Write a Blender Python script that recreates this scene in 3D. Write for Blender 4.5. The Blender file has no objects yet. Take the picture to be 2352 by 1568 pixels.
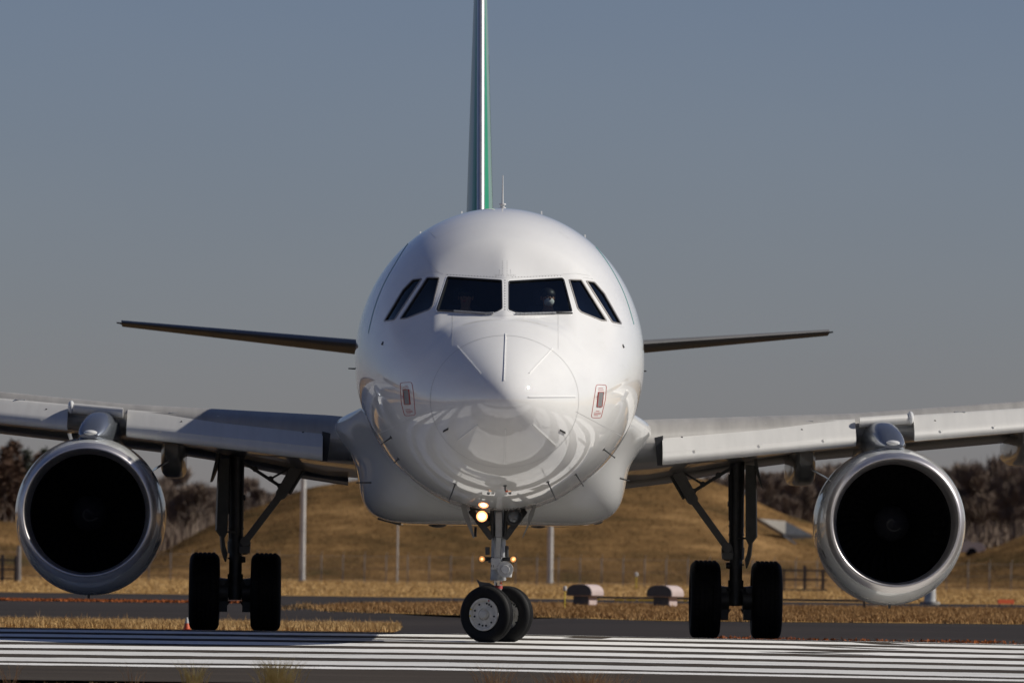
import bpy, bmesh, math, random
import numpy as np
from mathutils import Vector, Matrix
from mathutils.bvhtree import BVHTree
from mathutils.geometry import delaunay_2d_cdt

C = bpy.context.scene
R = math.radians
rng = random.Random(7)
nrng = np.random.default_rng(11)

# ------------------------------------------------------------------ camera, sky, sun, exposure
FPX = 17700.0            # focal length in pixels of a 2352-wide picture
CAMH = 1.08
PITCH = math.atan((1291.4 - 784) / FPX)
ROLL = 0.0125
cam_d = bpy.data.cameras.new('camera')
cam = bpy.data.objects.new('camera', cam_d)
C.collection.objects.link(cam)
cam_d.sensor_width = 36.0
cam_d.lens = 36.0 * FPX / 2352.0
cam_d.clip_start = 0.5
cam_d.clip_end = 20000
cam.location = (0, 0, CAMH)
cam.matrix_world = Matrix.Translation((0, 0, CAMH)) @ Matrix.Rotation(math.pi / 2 + PITCH, 4, 'X') @ Matrix.Rotation(ROLL, 4, 'Z')
cam_d.dof.use_dof = True
cam_d.dof.focus_distance = 102.5
cam_d.dof.aperture_fstop = 4.2
C.camera = cam

SUN = Vector((0.790, 0.0, 0.598)).normalized()
w = bpy.data.worlds.new('World')
C.world = w
w.use_nodes = True
wn = w.node_tree.nodes
wl = w.node_tree.links
wn.clear()
sky = wn.new('ShaderNodeTexSky')
sky.sky_type = 'NISHITA'
sky.sun_disc = False
sky.sun_elevation = math.asin(SUN.z)
sky.sun_rotation = math.atan2(SUN.x, SUN.y)
sky.altitude = 50
sky.air_density = 1.0
sky.dust_density = 0.35
sky.ozone_density = 8.0
hsv = wn.new('ShaderNodeHueSaturation')
hsv.inputs['Saturation'].default_value = 0.92
bg = wn.new('ShaderNodeBackground')
bg.inputs['Strength'].default_value = 0.048
wo = wn.new('ShaderNodeOutputWorld')
wl.new(sky.outputs[0], hsv.inputs['Color'])
tint = wn.new('ShaderNodeMix'); tint.data_type = 'RGBA'; tint.blend_type = 'MULTIPLY'
tint.inputs['Factor'].default_value = 1.0
tint.inputs['B'].default_value = (1.15, 0.985, 1.055, 1)
wl.new(hsv.outputs[0], tint.inputs['A'])
# faint high haze: a few per cent of unevenness all round the sky
stc = wn.new('ShaderNodeTexCoord'); smap = wn.new('ShaderNodeMapping'); smap.inputs['Scale'].default_value = (3.0, 3.0, 9.0)
sns = wn.new('ShaderNodeTexNoise'); sns.inputs['Scale'].default_value = 2.2; sns.inputs['Detail'].default_value = 5
srp = wn.new('ShaderNodeValToRGB')
srp.color_ramp.elements[0].position = 0.3; srp.color_ramp.elements[0].color = (0.965, 0.97, 0.98, 1)
srp.color_ramp.elements[1].position = 0.7; srp.color_ramp.elements[1].color = (1.04, 1.03, 1.02, 1)
hz_ = wn.new('ShaderNodeMix'); hz_.data_type = 'RGBA'; hz_.blend_type = 'MULTIPLY'; hz_.inputs['Factor'].default_value = 1.0
wl.new(stc.outputs['Generated'], smap.inputs[0]); wl.new(smap.outputs[0], sns.inputs['Vector']); wl.new(sns.outputs['Fac'], srp.inputs[0])
wl.new(tint.outputs['Result'], hz_.inputs['A']); wl.new(srp.outputs[0], hz_.inputs['B'])
wl.new(hz_.outputs['Result'], bg.inputs[0])
wl.new(bg.outputs[0], wo.inputs[0])

sun_d = bpy.data.lights.new('sun', 'SUN')
sun_d.energy = 4.5
sun_d.angle = R(0.53)
sun_d.color = (1.0, 0.945, 0.845)
sun = bpy.data.objects.new('sun', sun_d)
C.collection.objects.link(sun)
sun.rotation_euler = (-SUN).to_track_quat('-Z', 'Y').to_euler()
sun.location = (60, 0, 60)

C.view_settings.view_transform = 'Standard'
C.view_settings.look = 'None'
C.view_settings.exposure = 0.0
C.view_settings.gamma = 1.0
C.view_settings.use_curve_mapping = False

# ------------------------------------------------------------------ pixel <-> place (2352 x 1568 measure of the photograph)
def ray(u, v):
    xc, yc = (u - 1176) / FPX, (784 - v) / FPX
    cr, sr = math.cos(ROLL), math.sin(ROLL)
    xu, yu = xc * cr + yc * sr * 1.0, -xc * sr + yc * cr
    # picture content is turned clockwise by ROLL, so undo it counter-clockwise
    xu, yu = xc * cr - yc * sr, xc * sr + yc * cr
    cp, sp = math.cos(PITCH), math.sin(PITCH)
    return Vector((xu, cp - yu * sp, sp + yu * cp))

def W(u, v, Y):
    d = ray(u, v)
    return Vector((0, 0, CAMH)) + d * (Y / d.y)

def G(u, v, z=0.0):
    d = ray(u, v)
    return Vector((0, 0, CAMH)) + d * ((z - CAMH) / d.z)

def project(p):
    d = p - Vector((0, 0, CAMH))
    cp, sp = math.cos(PITCH), math.sin(PITCH)
    fy = d.y * cp + d.z * sp
    uy = -d.y * sp + d.z * cp
    xu, yu = d.x / fy, uy / fy
    cr, sr = math.cos(ROLL), math.sin(ROLL)
    return 1176 + FPX * (xu * cr + yu * sr), 784 - FPX * (-xu * sr + yu * cr)

NOSE_Y = 98.8
X0 = -0.07
YAW = 0.016
A_MAT = Matrix.Translation((X0, NOSE_Y, 0)) @ Matrix.Rotation(YAW, 4, 'Z')
A_INV = A_MAT.inverted()
CAM_L = A_INV @ Vector((0, 0, CAMH))

def ray_l(u, v):
    return (A_INV.to_3x3() @ ray(u, v)).normalized()

def L(u, v, s):
    d = ray_l(u, v)
    return CAM_L + d * ((s - CAM_L.y) / d.y)

# ------------------------------------------------------------------ materials
def new_mat(name):
    m = bpy.data.materials.new(name)
    m.use_nodes = True
    n = m.node_tree.nodes
    return m, n, m.node_tree.links, n['Principled BSDF']

def noise_of(n, l, scale, detail=6, rough=0.6, coord='Object', stretch=None):
    tc = n.new('ShaderNodeTexCoord')
    t = n.new('ShaderNodeTexNoise')
    t.inputs['Scale'].default_value = scale
    t.inputs['Detail'].default_value = detail
    t.inputs['Roughness'].default_value = rough
    if stretch:
        mp = n.new('ShaderNodeMapping')
        mp.inputs['Scale'].default_value = stretch
        l.new(tc.outputs[coord], mp.inputs[0])
        l.new(mp.outputs[0], t.inputs['Vector'])
    else:
        l.new(tc.outputs[coord], t.inputs['Vector'])
    return t

def ramp(n, l, src, stops):
    r = n.new('ShaderNodeValToRGB')
    el = r.color_ramp.elements
    el[0].position, el[0].color = stops[0][0], (*stops[0][1], 1)
    el[1].position, el[1].color = stops[-1][0], (*stops[-1][1], 1)
    for p, c in stops[1:-1]:
        e = el.new(p)
        e.color = (*c, 1)
    l.new(src, r.inputs[0])
    return r

def plain(name, col, rough=0.5, metal=0.0, coat=0.0, var=0.12, scale=3.0, spec=0.5, bump=0.0, stretch=None, rvar=0.1):
    m, n, l, b = new_mat(name)
    t = noise_of(n, l, scale, stretch=stretch)
    r = ramp(n, l, t.outputs['Fac'], [(0.3, tuple(c * (1 - var) for c in col)), (0.7, tuple(min(1, c * (1 + var * 0.6)) for c in col))])
    l.new(r.outputs[0], b.inputs['Base Color'])
    mr = n.new('ShaderNodeMapRange')
    mr.inputs['To Min'].default_value = max(0.02, rough * (1 - rvar))
    mr.inputs['To Max'].default_value = min(1, rough * (1 + rvar))
    l.new(t.outputs['Fac'], mr.inputs['Value'])
    l.new(mr.outputs[0], b.inputs['Roughness'])
    b.inputs['Metallic'].default_value = metal
    b.inputs['Coat Weight'].default_value = coat
    b.inputs['Coat Roughness'].default_value = 0.03
    b.inputs['Specular IOR Level'].default_value = spec
    if bump:
        bp = n.new('ShaderNodeBump')
        bp.inputs['Strength'].default_value = bump
        bp.inputs['Distance'].default_value = 0.02
        l.new(t.outputs['Fac'], bp.inputs['Height'])
        l.new(bp.outputs[0], b.inputs['Normal'])
    return m

M = {}
# white aircraft enamel; the inside of the shell is dark lining
def white_enamel(name, col, inside):
    m, n, l, b = new_mat(name)
    t = noise_of(n, l, 0.9, 5, 0.6, stretch=(1, 0.35, 1))
    t2 = noise_of(n, l, 3.0, 6, 0.7, stretch=(1, 0.22, 1))
    ad = n.new('ShaderNodeMath'); ad.operation = 'MULTIPLY_ADD'; ad.inputs[1].default_value = 0.5
    l.new(t2.outputs['Fac'], ad.inputs[0]); l.new(t.outputs['Fac'], ad.inputs[2])
    r = ramp(n, l, ad.outputs[0], [(0.45, (col[0] * 0.86, col[1] * 0.85, col[2] * 0.82)), (0.62, tuple(c * 0.95 for c in col)), (0.85, col)])
    out = r.outputs[0]
    if inside:
        g = n.new('ShaderNodeNewGeometry')
        mx = n.new('ShaderNodeMix')
        mx.data_type = 'RGBA'
        mx.inputs['B'].default_value = (0.012, 0.013, 0.015, 1)
        l.new(g.outputs['Backfacing'], mx.inputs['Factor'])
        l.new(out, mx.inputs['A'])
        out = mx.outputs['Result']
    l.new(out, b.inputs['Base Color'])
    b.inputs['Roughness'].default_value = 0.55
    b.inputs['Specular IOR Level'].default_value = 0.0
    b.inputs['Coat Weight'].default_value = 1.0
    b.inputs['Coat Roughness'].default_value = 0.006
    b.inputs['Coat IOR'].default_value = 1.75
    return m
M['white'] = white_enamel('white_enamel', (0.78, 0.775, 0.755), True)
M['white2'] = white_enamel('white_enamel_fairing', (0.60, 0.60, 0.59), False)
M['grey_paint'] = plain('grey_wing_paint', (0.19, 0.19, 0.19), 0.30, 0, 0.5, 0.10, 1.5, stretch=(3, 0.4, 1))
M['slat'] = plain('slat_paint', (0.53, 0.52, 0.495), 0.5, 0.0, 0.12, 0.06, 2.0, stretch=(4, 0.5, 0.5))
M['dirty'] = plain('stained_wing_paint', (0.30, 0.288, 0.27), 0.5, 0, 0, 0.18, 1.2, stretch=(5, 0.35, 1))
M['lip'] = plain('brushed_inlet_metal', (0.66, 0.63, 0.62), 0.44, 1.0, 0, 0.06, 4.0)
M['bare'] = plain('polished_metal', (0.60, 0.60, 0.60), 0.16, 1.0, 0, 0.08, 3.0)
M['dull_bare'] = plain('weathered_leading_edge_metal', (0.52, 0.50, 0.47), 0.32, 0.8, 0, 0.12, 3.0)
M['dull_metal'] = plain('dull_metal', (0.30, 0.30, 0.30), 0.40, 0.85, 0, 0.2, 6.0)
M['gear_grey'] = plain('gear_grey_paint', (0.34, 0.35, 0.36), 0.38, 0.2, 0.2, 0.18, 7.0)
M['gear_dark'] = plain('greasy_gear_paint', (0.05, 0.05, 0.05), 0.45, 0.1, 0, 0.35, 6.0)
M['gear_light'] = plain('gear_white_paint', (0.55, 0.55, 0.54), 0.35, 0, 0.2, 0.2, 8.0)
M['rubber'] = plain('tyre_rubber', (0.010, 0.010, 0.0105), 0.7, 0, 0, 0.3, 9.0, spec=0.22)
M['rim'] = plain('wheel_rim_paint', (0.66, 0.63, 0.56), 0.45, 0, 0, 0.25, 12.0)
M['black'] = plain('black_parts', (0.012, 0.012, 0.013), 0.5, 0, 0, 0.2, 5.0)
M['liner'] = plain('intake_liner', (0.006, 0.006, 0.0065), 0.8, 0.0, 0, 0.2, 8.0, spec=0.08)
M['blade'] = plain('fan_blade_metal', (0.004, 0.004, 0.0045), 0.8, 0.0, 0, 0.2, 8.0, spec=0.08)
M['hub'] = plain('spinner_paint', (0.014, 0.014, 0.017), 0.6, 0, 0, 0.2, 8.0, spec=0.2)
M['swirl'] = plain('spinner_swirl_paint', (0.035, 0.035, 0.033), 0.7, 0, 0, 0.1, 8.0, spec=0.1)
M['gasket'] = plain('window_gasket', (0.014, 0.014, 0.015), 0.4, 0, 0, 0.2, 9.0)
M['win_frame'] = plain('window_frame_metal', (0.30, 0.28, 0.26), 0.4, 0.4, 0, 0.15, 9.0)
M['line'] = plain('panel_gap', (0.50, 0.50, 0.49), 0.6, 0, 0, 0.1, 3.0)
M['rivet'] = plain('rivet_grey', (0.22, 0.22, 0.22), 0.5, 0.3, 0, 0.1, 3.0)
M['door_line'] = plain('green_door_line', (0.06, 0.20, 0.19), 0.5, 0, 0, 0.1, 3.0)
M['strip'] = plain('lightning_strip_white', (0.82, 0.82, 0.80), 0.35, 0, 0.3, 0.05, 3.0)
M['green'] = plain('green_tail_paint', (0.010, 0.25, 0.105), 0.35, 0, 0.2, 0.08, 0.8)
M['rudder'] = plain('pale_rudder_paint', (0.50, 0.55, 0.55), 0.3, 0, 0.3, 0.08, 0.8)
M['fin_pale'] = plain('pale_green_fin_paint', (0.20, 0.31, 0.25), 0.35, 0, 0.2, 0.08, 0.8)
M['fin_edge'] = plain('bright_fin_edge_metal', (0.70, 0.68, 0.66), 0.38, 0.9, 0, 0.05, 3.0)
M['tail_grey'] = plain('dull_tailplane_paint', (0.13, 0.125, 0.12), 0.55, 0, 0, 0.1, 1.0)
M['tail_edge'] = plain('dull_tailplane_edge', (0.17, 0.165, 0.16), 0.5, 0.3, 0, 0.1, 1.0)
M['gold'] = plain('yellow_tail_line', (0.55, 0.42, 0.06), 0.4, 0, 0.2, 0.08, 1.0)
M['red'] = plain('red_marking', (0.40, 0.07, 0.06), 0.45, 0, 0, 0.1, 5.0)
M['plate'] = plain('port_plate', (0.26, 0.26, 0.26), 0.45, 0.2, 0, 0.15, 20.0)
M['seat'] = plain('seat_cloth', (0.03, 0.035, 0.05), 0.8, 0, 0, 0.2, 9.0)
M['skin'] = plain('skin', (0.36, 0.20, 0.13), 0.5, 0, 0, 0.08, 9.0)
M['mask'] = plain('face_mask_cloth', (0.80, 0.80, 0.80), 0.8, 0, 0, 0.05, 9.0)
M['shirt'] = plain('white_shirt', (0.40, 0.41, 0.44), 0.8, 0, 0, 0.1, 9.0)
M['uniform'] = plain('navy_uniform', (0.012, 0.014, 0.03), 0.8, 0, 0, 0.2, 9.0)
M['hair'] = plain('black_hair', (0.008, 0.007, 0.007), 0.5, 0, 0, 0.2, 20.0)
M['pole'] = plain('white_pole_paint', (0.46, 0.46, 0.45), 0.5, 0, 0, 0.22, 2.5)
M['fence'] = plain('galvanised_fence', (0.26, 0.25, 0.24), 0.5, 0.4, 0, 0.2, 3.0)
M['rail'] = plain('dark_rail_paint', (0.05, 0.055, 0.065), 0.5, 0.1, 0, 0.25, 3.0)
M['concrete'] = plain('pale_concrete', (0.27, 0.255, 0.23), 0.85, 0, 0, 0.2, 0.8, bump=0.3)
M['pinkish'] = plain('weathered_pink_concrete', (0.46, 0.37, 0.35), 0.8, 0, 0, 0.14, 4.0, bump=0.3)
M['yellow'] = plain('yellow_guard_paint', (0.55, 0.44, 0.03), 0.5, 0, 0, 0.2, 2.0)
M['orange'] = plain('traffic_cone_orange', (0.60, 0.09, 0.02), 0.5, 0, 0, 0.1, 5.0)
M['bark'] = plain('tree_bark', (0.13, 0.098, 0.085), 0.9, 0, 0, 0.3, 2.0)
M['twig'] = plain('bare_twigs', (0.20, 0.148, 0.112), 0.95, 0, 0, 0.35, 0.5)
M['twig2'] = plain('bare_scrub_twigs', (0.20, 0.148, 0.110), 0.95, 0, 0, 0.35, 0.5)
M['needle'] = plain('conifer_needles', (0.055, 0.060, 0.034), 0.9, 0, 0, 0.45, 0.5)
M['needle2'] = plain('rusty_conifer_needles', (0.105, 0.056, 0.032), 0.9, 0, 0, 0.45, 0.5)
M['car'] = plain('car_paint_pale', (0.72, 0.70, 0.66), 0.25, 0, 0.6, 0.05, 1.0)
M['car2'] = plain('car_paint_tan', (0.78, 0.66, 0.52), 0.25, 0, 0.6, 0.05, 1.0)
M['car_glass'] = plain('car_glass_dark', (0.02, 0.022, 0.025), 0.08, 0, 0.5, 0.05, 1.0)

def glass_mat():
    m, n, l, b = new_mat('tinted_cockpit_glass')
    n.remove(b)
    tr = n.new('ShaderNodeBsdfTransparent')
    tr.inputs[0].default_value = (0.62, 0.67, 0.66, 1)
    gl = n.new('ShaderNodeBsdfGlossy')
    gl.inputs['Roughness'].default_value = 0.02
    gl.inputs['Color'].default_value = (0.6, 0.68, 0.70, 1)
    fr = n.new('ShaderNodeFresnel')
    gm = n.new('ShaderNodeNewGeometry')
    io = n.new('ShaderNodeMapRange')          # the same index for light going in and light coming out
    io.inputs['To Min'].default_value = 1.75
    io.inputs['To Max'].default_value = 1 / 1.75
    l.new(gm.outputs['Backfacing'], io.inputs['Value'])
    l.new(io.outputs[0], fr.inputs['IOR'])
    mx = n.new('ShaderNodeMixShader')
    l.new(fr.outputs[0], mx.inputs[0])
    l.new(tr.outputs[0], mx.inputs[1])
    l.new(gl.outputs[0], mx.inputs[2])
    l.new(mx.outputs[0], n['Material Output'].inputs[0])
    return m
M['glass'] = glass_mat()

def lamp_mat(name, col, strength):
    m, n, l, b = new_mat(name)
    b.inputs['Base Color'].default_value = (*col, 1)
    b.inputs['Emission Color'].default_value = (*col, 1)
    lw = n.new('ShaderNodeLayerWeight')
    lw.inputs['Blend'].default_value = 0.4
    mr = n.new('ShaderNodeMapRange')
    mr.inputs['To Min'].default_value = strength
    mr.inputs['To Max'].default_value = strength * 0.35
    mc = n.new('ShaderNodeMix'); mc.data_type = 'RGBA'
    mc.inputs['A'].default_value = (*col, 1); mc.inputs['B'].default_value = (1.0, 0.38, 0.08, 1)
    l.new(lw.outputs['Facing'], mc.inputs['Factor']); l.new(mc.outputs['Result'], b.inputs['Emission Color'])
    l.new(lw.outputs['Facing'], mr.inputs['Value'])
    l.new(mr.outputs[0], b.inputs['Emission Strength'])
    return m
M['lamp_on'] = lamp_mat('lit_taxi_lamp', (1.0, 0.34, 0.15), 3.4)
M['lamp_core'] = lamp_mat('taxi_lamp_core', (1.0, 0.72, 0.48), 8)
M['lamp_warm'] = lamp_mat('lit_turnoff_lamp', (1.0, 0.66, 0.34), 2.2)
M['lens'] = plain('unlit_lamp_lens', (0.10, 0.11, 0.12), 0.06, 0.4, 1.0, 0.1, 20.0)

def asphalt(name, a, b_, c, streak=None, wear=0.0):
    m, n, l, b = new_mat(name)
    t = noise_of(n, l, 0.16, 8, 0.65, stretch=(0.35, 1, 1))
    t2 = noise_of(n, l, 55, 2, 0.5)
    t3 = noise_of(n, l, 1.0, 4, 0.6, stretch=streak or (0.05, 7, 1))
    r = ramp(n, l, t.outputs['Fac'], [(0.3, a), (0.52, b_), (0.72, c)])
    mx = n.new('ShaderNodeMix'); mx.data_type = 'RGBA'; mx.blend_type = 'MULTIPLY'
    mx.inputs['Factor'].default_value = 0.7
    l.new(r.outputs[0], mx.inputs['A'])
    r3 = ramp(n, l, t3.outputs['Fac'], [(0.38, (0.45, 0.43, 0.41)), (0.6, (1.2, 1.17, 1.13))])
    l.new(r3.outputs[0], mx.inputs['B'])
    mx2 = n.new('ShaderNodeMix'); mx2.data_type = 'RGBA'; mx2.blend_type = 'MULTIPLY'
    mx2.inputs['Factor'].default_value = 0.6
    l.new(mx.outputs['Result'], mx2.inputs['A'])
    r2 = ramp(n, l, t2.outputs['Fac'], [(0.35, (0.5, 0.5, 0.5)), (0.7, (1.3, 1.3, 1.3))])
    l.new(r2.outputs[0], mx2.inputs['B'])
    l.new(mx2.outputs['Result'], b.inputs['Base Color'])
    b.inputs['Roughness'].default_value = 0.9
    b.inputs['Specular IOR Level'].default_value = 0.12
    return m
M['runway'] = asphalt('grooved_runway_asphalt', (0.042, 0.034, 0.026), (0.058, 0.047, 0.037), (0.076, 0.062, 0.049))
M['taxi'] = asphalt('taxiway_asphalt', (0.028, 0.0235, 0.021), (0.037, 0.0305, 0.027), (0.050, 0.042, 0.037))

def paint_mat(name='worn_white_runway_paint', k=1.0, lim=0.0):
    m, n, l, b = new_mat(name)
    t = noise_of(n, l, 1.0, 6, 0.62, stretch=(0.22, 3.2, 1))
    t2 = noise_of(n, l, 22, 3, 0.6, stretch=(0.25, 1, 1))
    ad = n.new('ShaderNodeMath'); ad.operation = 'MULTIPLY_ADD'
    ad.inputs[1].default_value = 0.35
    l.new(t2.outputs['Fac'], ad.inputs[0])
    l.new(t.outputs['Fac'], ad.inputs[2])
    r = ramp(n, l, ad.outputs[0], [(0.40 + lim, (0.14, 0.13, 0.12)), (0.49 + lim, (0.52 * k, 0.51 * k, 0.49 * k)), (0.60, (0.64 * k, 0.63 * k, 0.61 * k)), (0.80, (0.75 * k, 0.74 * k, 0.72 * k))])
    l.new(r.outputs[0], b.inputs['Base Color'])
    b.inputs['Roughness'].default_value = 0.8
    b.inputs['Specular IOR Level'].default_value = 0.2
    return m
M['paint'] = paint_mat()
M['paint_old'] = paint_mat('older_grey_runway_paint', 0.84, 0.03)

def ground_mat(name, stops, scale, fine, stretch=None):
    m, n, l, b = new_mat(name)
    t = noise_of(n, l, scale, 9, 0.68, stretch=stretch)
    t2 = noise_of(n, l, fine, 5, 0.7)
    r = ramp(n, l, t.outputs['Fac'], stops)
    mx = n.new('ShaderNodeMix'); mx.data_type = 'RGBA'; mx.blend_type = 'MULTIPLY'
    mx.inputs['Factor'].default_value = 0.75
    r2 = ramp(n, l, t2.outputs['Fac'], [(0.3, (0.7, 0.68, 0.66)), (0.7, (1.2, 1.18, 1.12))])
    l.new(r.outputs[0], mx.inputs['A'])
    l.new(r2.outputs[0], mx.inputs['B'])
    l.new(mx.outputs['Result'], b.inputs['Base Color'])
    b.inputs['Roughness'].default_value = 1.0
    b.inputs['Specular IOR Level'].default_value = 0.0
    bp = n.new('ShaderNodeBump')
    bp.inputs['Strength'].default_value = 0.9
    bp.inputs['Distance'].default_value = 0.25
    l.new(t2.outputs['Fac'], bp.inputs['Height'])
    l.new(bp.outputs[0], b.inputs['Normal'])
    return m
M['dry_ground'] = ground_mat('dry_grass_ground', [(0.3, (0.26, 0.150, 0.055)), (0.5, (0.38, 0.232, 0.088)), (0.7, (0.46, 0.30, 0.125))], 0.07, 2.2)
M['hill'] = ground_mat('dry_hill_grass', [(0.30, (0.058, 0.052, 0.024)), (0.42, (0.098, 0.062, 0.029)), (0.54, (0.165, 0.098, 0.043)), (0.68, (0.31, 0.19, 0.085))], 0.11, 1.0, stretch=(1, 1, 4.0))
M['wood_floor'] = ground_mat('leafless_wood_floor', [(0.3, (0.045, 0.034, 0.030)), (0.7, (0.075, 0.058, 0.052))], 0.1, 1.2)

def blade_mat(name, stops, scale=0.35):
    m, n, l, b = new_mat(name)
    t = noise_of(n, l, scale, 6, 0.8)
    t2 = noise_of(n, l, 9.0, 2, 0.5)
    ad = n.new('ShaderNodeMath'); ad.operation = 'MULTIPLY_ADD'
    ad.inputs[1].default_value = 0.45
    l.new(t2.outputs['Fac'], ad.inputs[0])
    l.new(t.outputs['Fac'], ad.inputs[2])
    r = ramp(n, l, ad.outputs[0], stops)
    l.new(r.outputs[0], b.inputs['Base Color'])
    b.inputs['Roughness'].default_value = 0.9
    b.inputs['Specular IOR Level'].default_value = 0.1
    return m
M['straw'] = blade_mat('straw_grass_blades', [(0.5, (0.25, 0.155, 0.060)), (0.68, (0.42, 0.27, 0.115)), (0.85, (0.55, 0.385, 0.19))])
M['rust_grass'] = blade_mat('rusty_grass_blades', [(0.5, (0.14, 0.078, 0.033)), (0.68, (0.25, 0.148, 0.063)), (0.85, (0.36, 0.225, 0.105))])
M['orange_grass'] = blade_mat('orange_groundcover', [(0.5, (0.20, 0.045, 0.015)), (0.85, (0.42, 0.13, 0.035))], 1.5)
M['olive_grass'] = blade_mat('olive_grass_blades', [(0.5, (0.16, 0.14, 0.04)), (0.68, (0.34, 0.29, 0.10)), (0.85, (0.55, 0.48, 0.24))], 2.0)
M['verge'] = blade_mat('brown_verge_blades', [(0.5, (0.18, 0.11, 0.06)), (0.68, (0.36, 0.24, 0.13)), (0.85, (0.52, 0.39, 0.23))], 2.0)

# ------------------------------------------------------------------ object helpers
COL = C.collection
def link(o, parent=None):
    COL.objects.link(o)
    if parent is not None:
        o.parent = parent
    return o

def tag(o, label=None, cat=None, group=None, kind=None):
    if label: o['label'] = label
    if cat: o['category'] = cat
    if group: o['group'] = group
    if kind: o['kind'] = kind
    return o

def empty(name, loc=(0, 0, 0), parent=None):
    o = bpy.data.objects.new(name, None)
    o.empty_display_size = 0.3
    o.location = loc
    return link(o, parent)

def copy_tree(o, parent=None):
    c = o.copy()
    COL.objects.link(c)
    if parent is not None:
        c.parent = parent
    for ch in list(o.children):
        copy_tree(ch, c)
    return c

class MB:
    def __init__(s):
        s.v, s.f = [], []
    def add(s, verts, faces):
        b = len(s.v)
        s.v.extend([tuple(p) for p in verts])
        s.f.extend([tuple(i + b for i in fc) for fc in faces])
        return s
    def box(s, c, size, rot=None):
        c = Vector(c); hx, hy, hz = [k / 2 for k in size]
        rot = rot or Matrix.Identity(3)
        vs = [c + rot @ Vector((x * hx, y * hy, z * hz)) for x in (-1, 1) for y in (-1, 1) for z in (-1, 1)]
        return s.add(vs, [(0, 1, 3, 2), (4, 6, 7, 5), (0, 4, 5, 1), (2, 3, 7, 6), (0, 2, 6, 4), (1, 5, 7, 3)])
    def tube(s, p0, p1, r0, r1=None, n=16, cap=True):
        p0, p1 = Vector(p0), Vector(p1)
        r1 = r0 if r1 is None else r1
        d = (p1 - p0).normalized()
        a = d.orthogonal().normalized(); b = d.cross(a)
        vs = []
        for p, r in ((p0, r0), (p1, r1)):
            for k in range(n):
                t = 2 * math.pi * k / n
                vs.append(p + (a * math.cos(t) + b * math.sin(t)) * r)
        fs = [(k, (k + 1) % n, n + (k + 1) % n, n + k) for k in range(n)]
        if cap:
            fs += [tuple(range(n))[::-1], tuple(range(n, 2 * n))]
        return s.add(vs, fs)
    def beam(s, p0, p1, w, h, up=(0, 1, 0)):
        p0, p1 = Vector(p0), Vector(p1)
        d = (p1 - p0).normalized(); up = Vector(up)
        a = d.cross(up).normalized(); b = a.cross(d)
        vs = [p + a * i * w / 2 + b * j * h / 2 for p in (p0, p1) for i, j in ((-1, -1), (1, -1), (1, 1), (-1, 1))]
        return s.add(vs, [(0, 1, 5, 4), (1, 2, 6, 5), (2, 3, 7, 6), (3, 0, 4, 7), (3, 2, 1, 0), (4, 5, 6, 7)])
    def lathe(s, prof, c, axis, n=48, close=False):
        """prof: (distance along axis, radius)"""
        c = Vector(c); d = Vector(axis).normalized()
        a = d.orthogonal().normalized(); b = d.cross(a)
        vs = []
        for (h, r) in prof:
            for k in range(n):
                t = 2 * math.pi * k / n
                vs.append(c + d * h + (a * math.cos(t) + b * math.sin(t)) * r)
        m = len(prof)
        fs = [(i * n + k, i * n + (k + 1) % n, (i + 1) * n + (k + 1) % n, (i + 1) * n + k)
              for i in range(m - 1 + (1 if close else 0)) for k in range(n)] if not close else \
             [(i * n + k, i * n + (k + 1) % n, ((i + 1) % m) * n + (k + 1) % n, ((i + 1) % m) * n + k) for i in range(m) for k in range(n)]
        return s.add(vs, fs)
    def loft(s, secs, closed=True, caps=True):
        n = len(secs[0]); vs = [p for sec in secs for p in sec]
        kk = n if closed else n - 1
        fs = [(i * n + k, i * n + (k + 1) % n, (i + 1) * n + (k + 1) % n, (i + 1) * n + k) for i in range(len(secs) - 1) for k in range(kk)]
        if caps and closed:
            fs += [tuple(range(n))[::-1], tuple(range((len(secs) - 1) * n, len(secs) * n))]
        return s.add(vs, fs)
    def prism(s, poly, d):
        d = Vector(d); n = len(poly)
        vs = [Vector(p) - d / 2 for p in poly] + [Vector(p) + d / 2 for p in poly]
        fs = [tuple(range(n)), tuple(range(n, 2 * n))[::-1]] + [(k, n + k, n + (k + 1) % n, (k + 1) % n) for k in range(n)]
        return s.add(vs, fs)
    def ball(s, c, r, nu=20, nv=12, sc=(1, 1, 1)):
        c = Vector(c); vs = []
        for j in range(nv + 1):
            ph = math.pi * j / nv
            for i in range(nu):
                th = 2 * math.pi * i / nu
                vs.append(c + Vector((math.sin(ph) * math.cos(th) * sc[0], math.sin(ph) * math.sin(th) * sc[1], math.cos(ph) * sc[2])) * r)
        fs = [(j * nu + i, (j + 1) * nu + i, (j + 1) * nu + (i + 1) % nu, j * nu + (i + 1) % nu) for j in range(nv) for i in range(nu)]
        return s.add(vs, fs)
    def build(s, name, mat, parent=None, smooth=None, fix=True, bevel=0.0):
        me = bpy.data.meshes.new(name)
        me.from_pydata(s.v, [], s.f)
        if fix or bevel:
            bm = bmesh.new(); bm.from_mesh(me)
            bmesh.ops.remove_doubles(bm, verts=bm.verts, dist=1e-6)
            if bevel:
                es = [e for e in bm.edges if len(e.link_faces) == 2 and e.calc_face_angle(0) > R(40)]
                bmesh.ops.bevel(bm, geom=es, offset=bevel, segments=2, affect='EDGES', clamp_overlap=True)
            bmesh.ops.recalc_face_normals(bm, faces=bm.faces)
            bm.to_mesh(me); bm.free()
        me.materials.append(mat)
        o = bpy.data.objects.new(name, me)
        link(o, parent)
        if smooth is not None:
            for p in me.polygons: p.use_smooth = True
            me.set_sharp_from_angle(angle=R(smooth))
        return o

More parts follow.
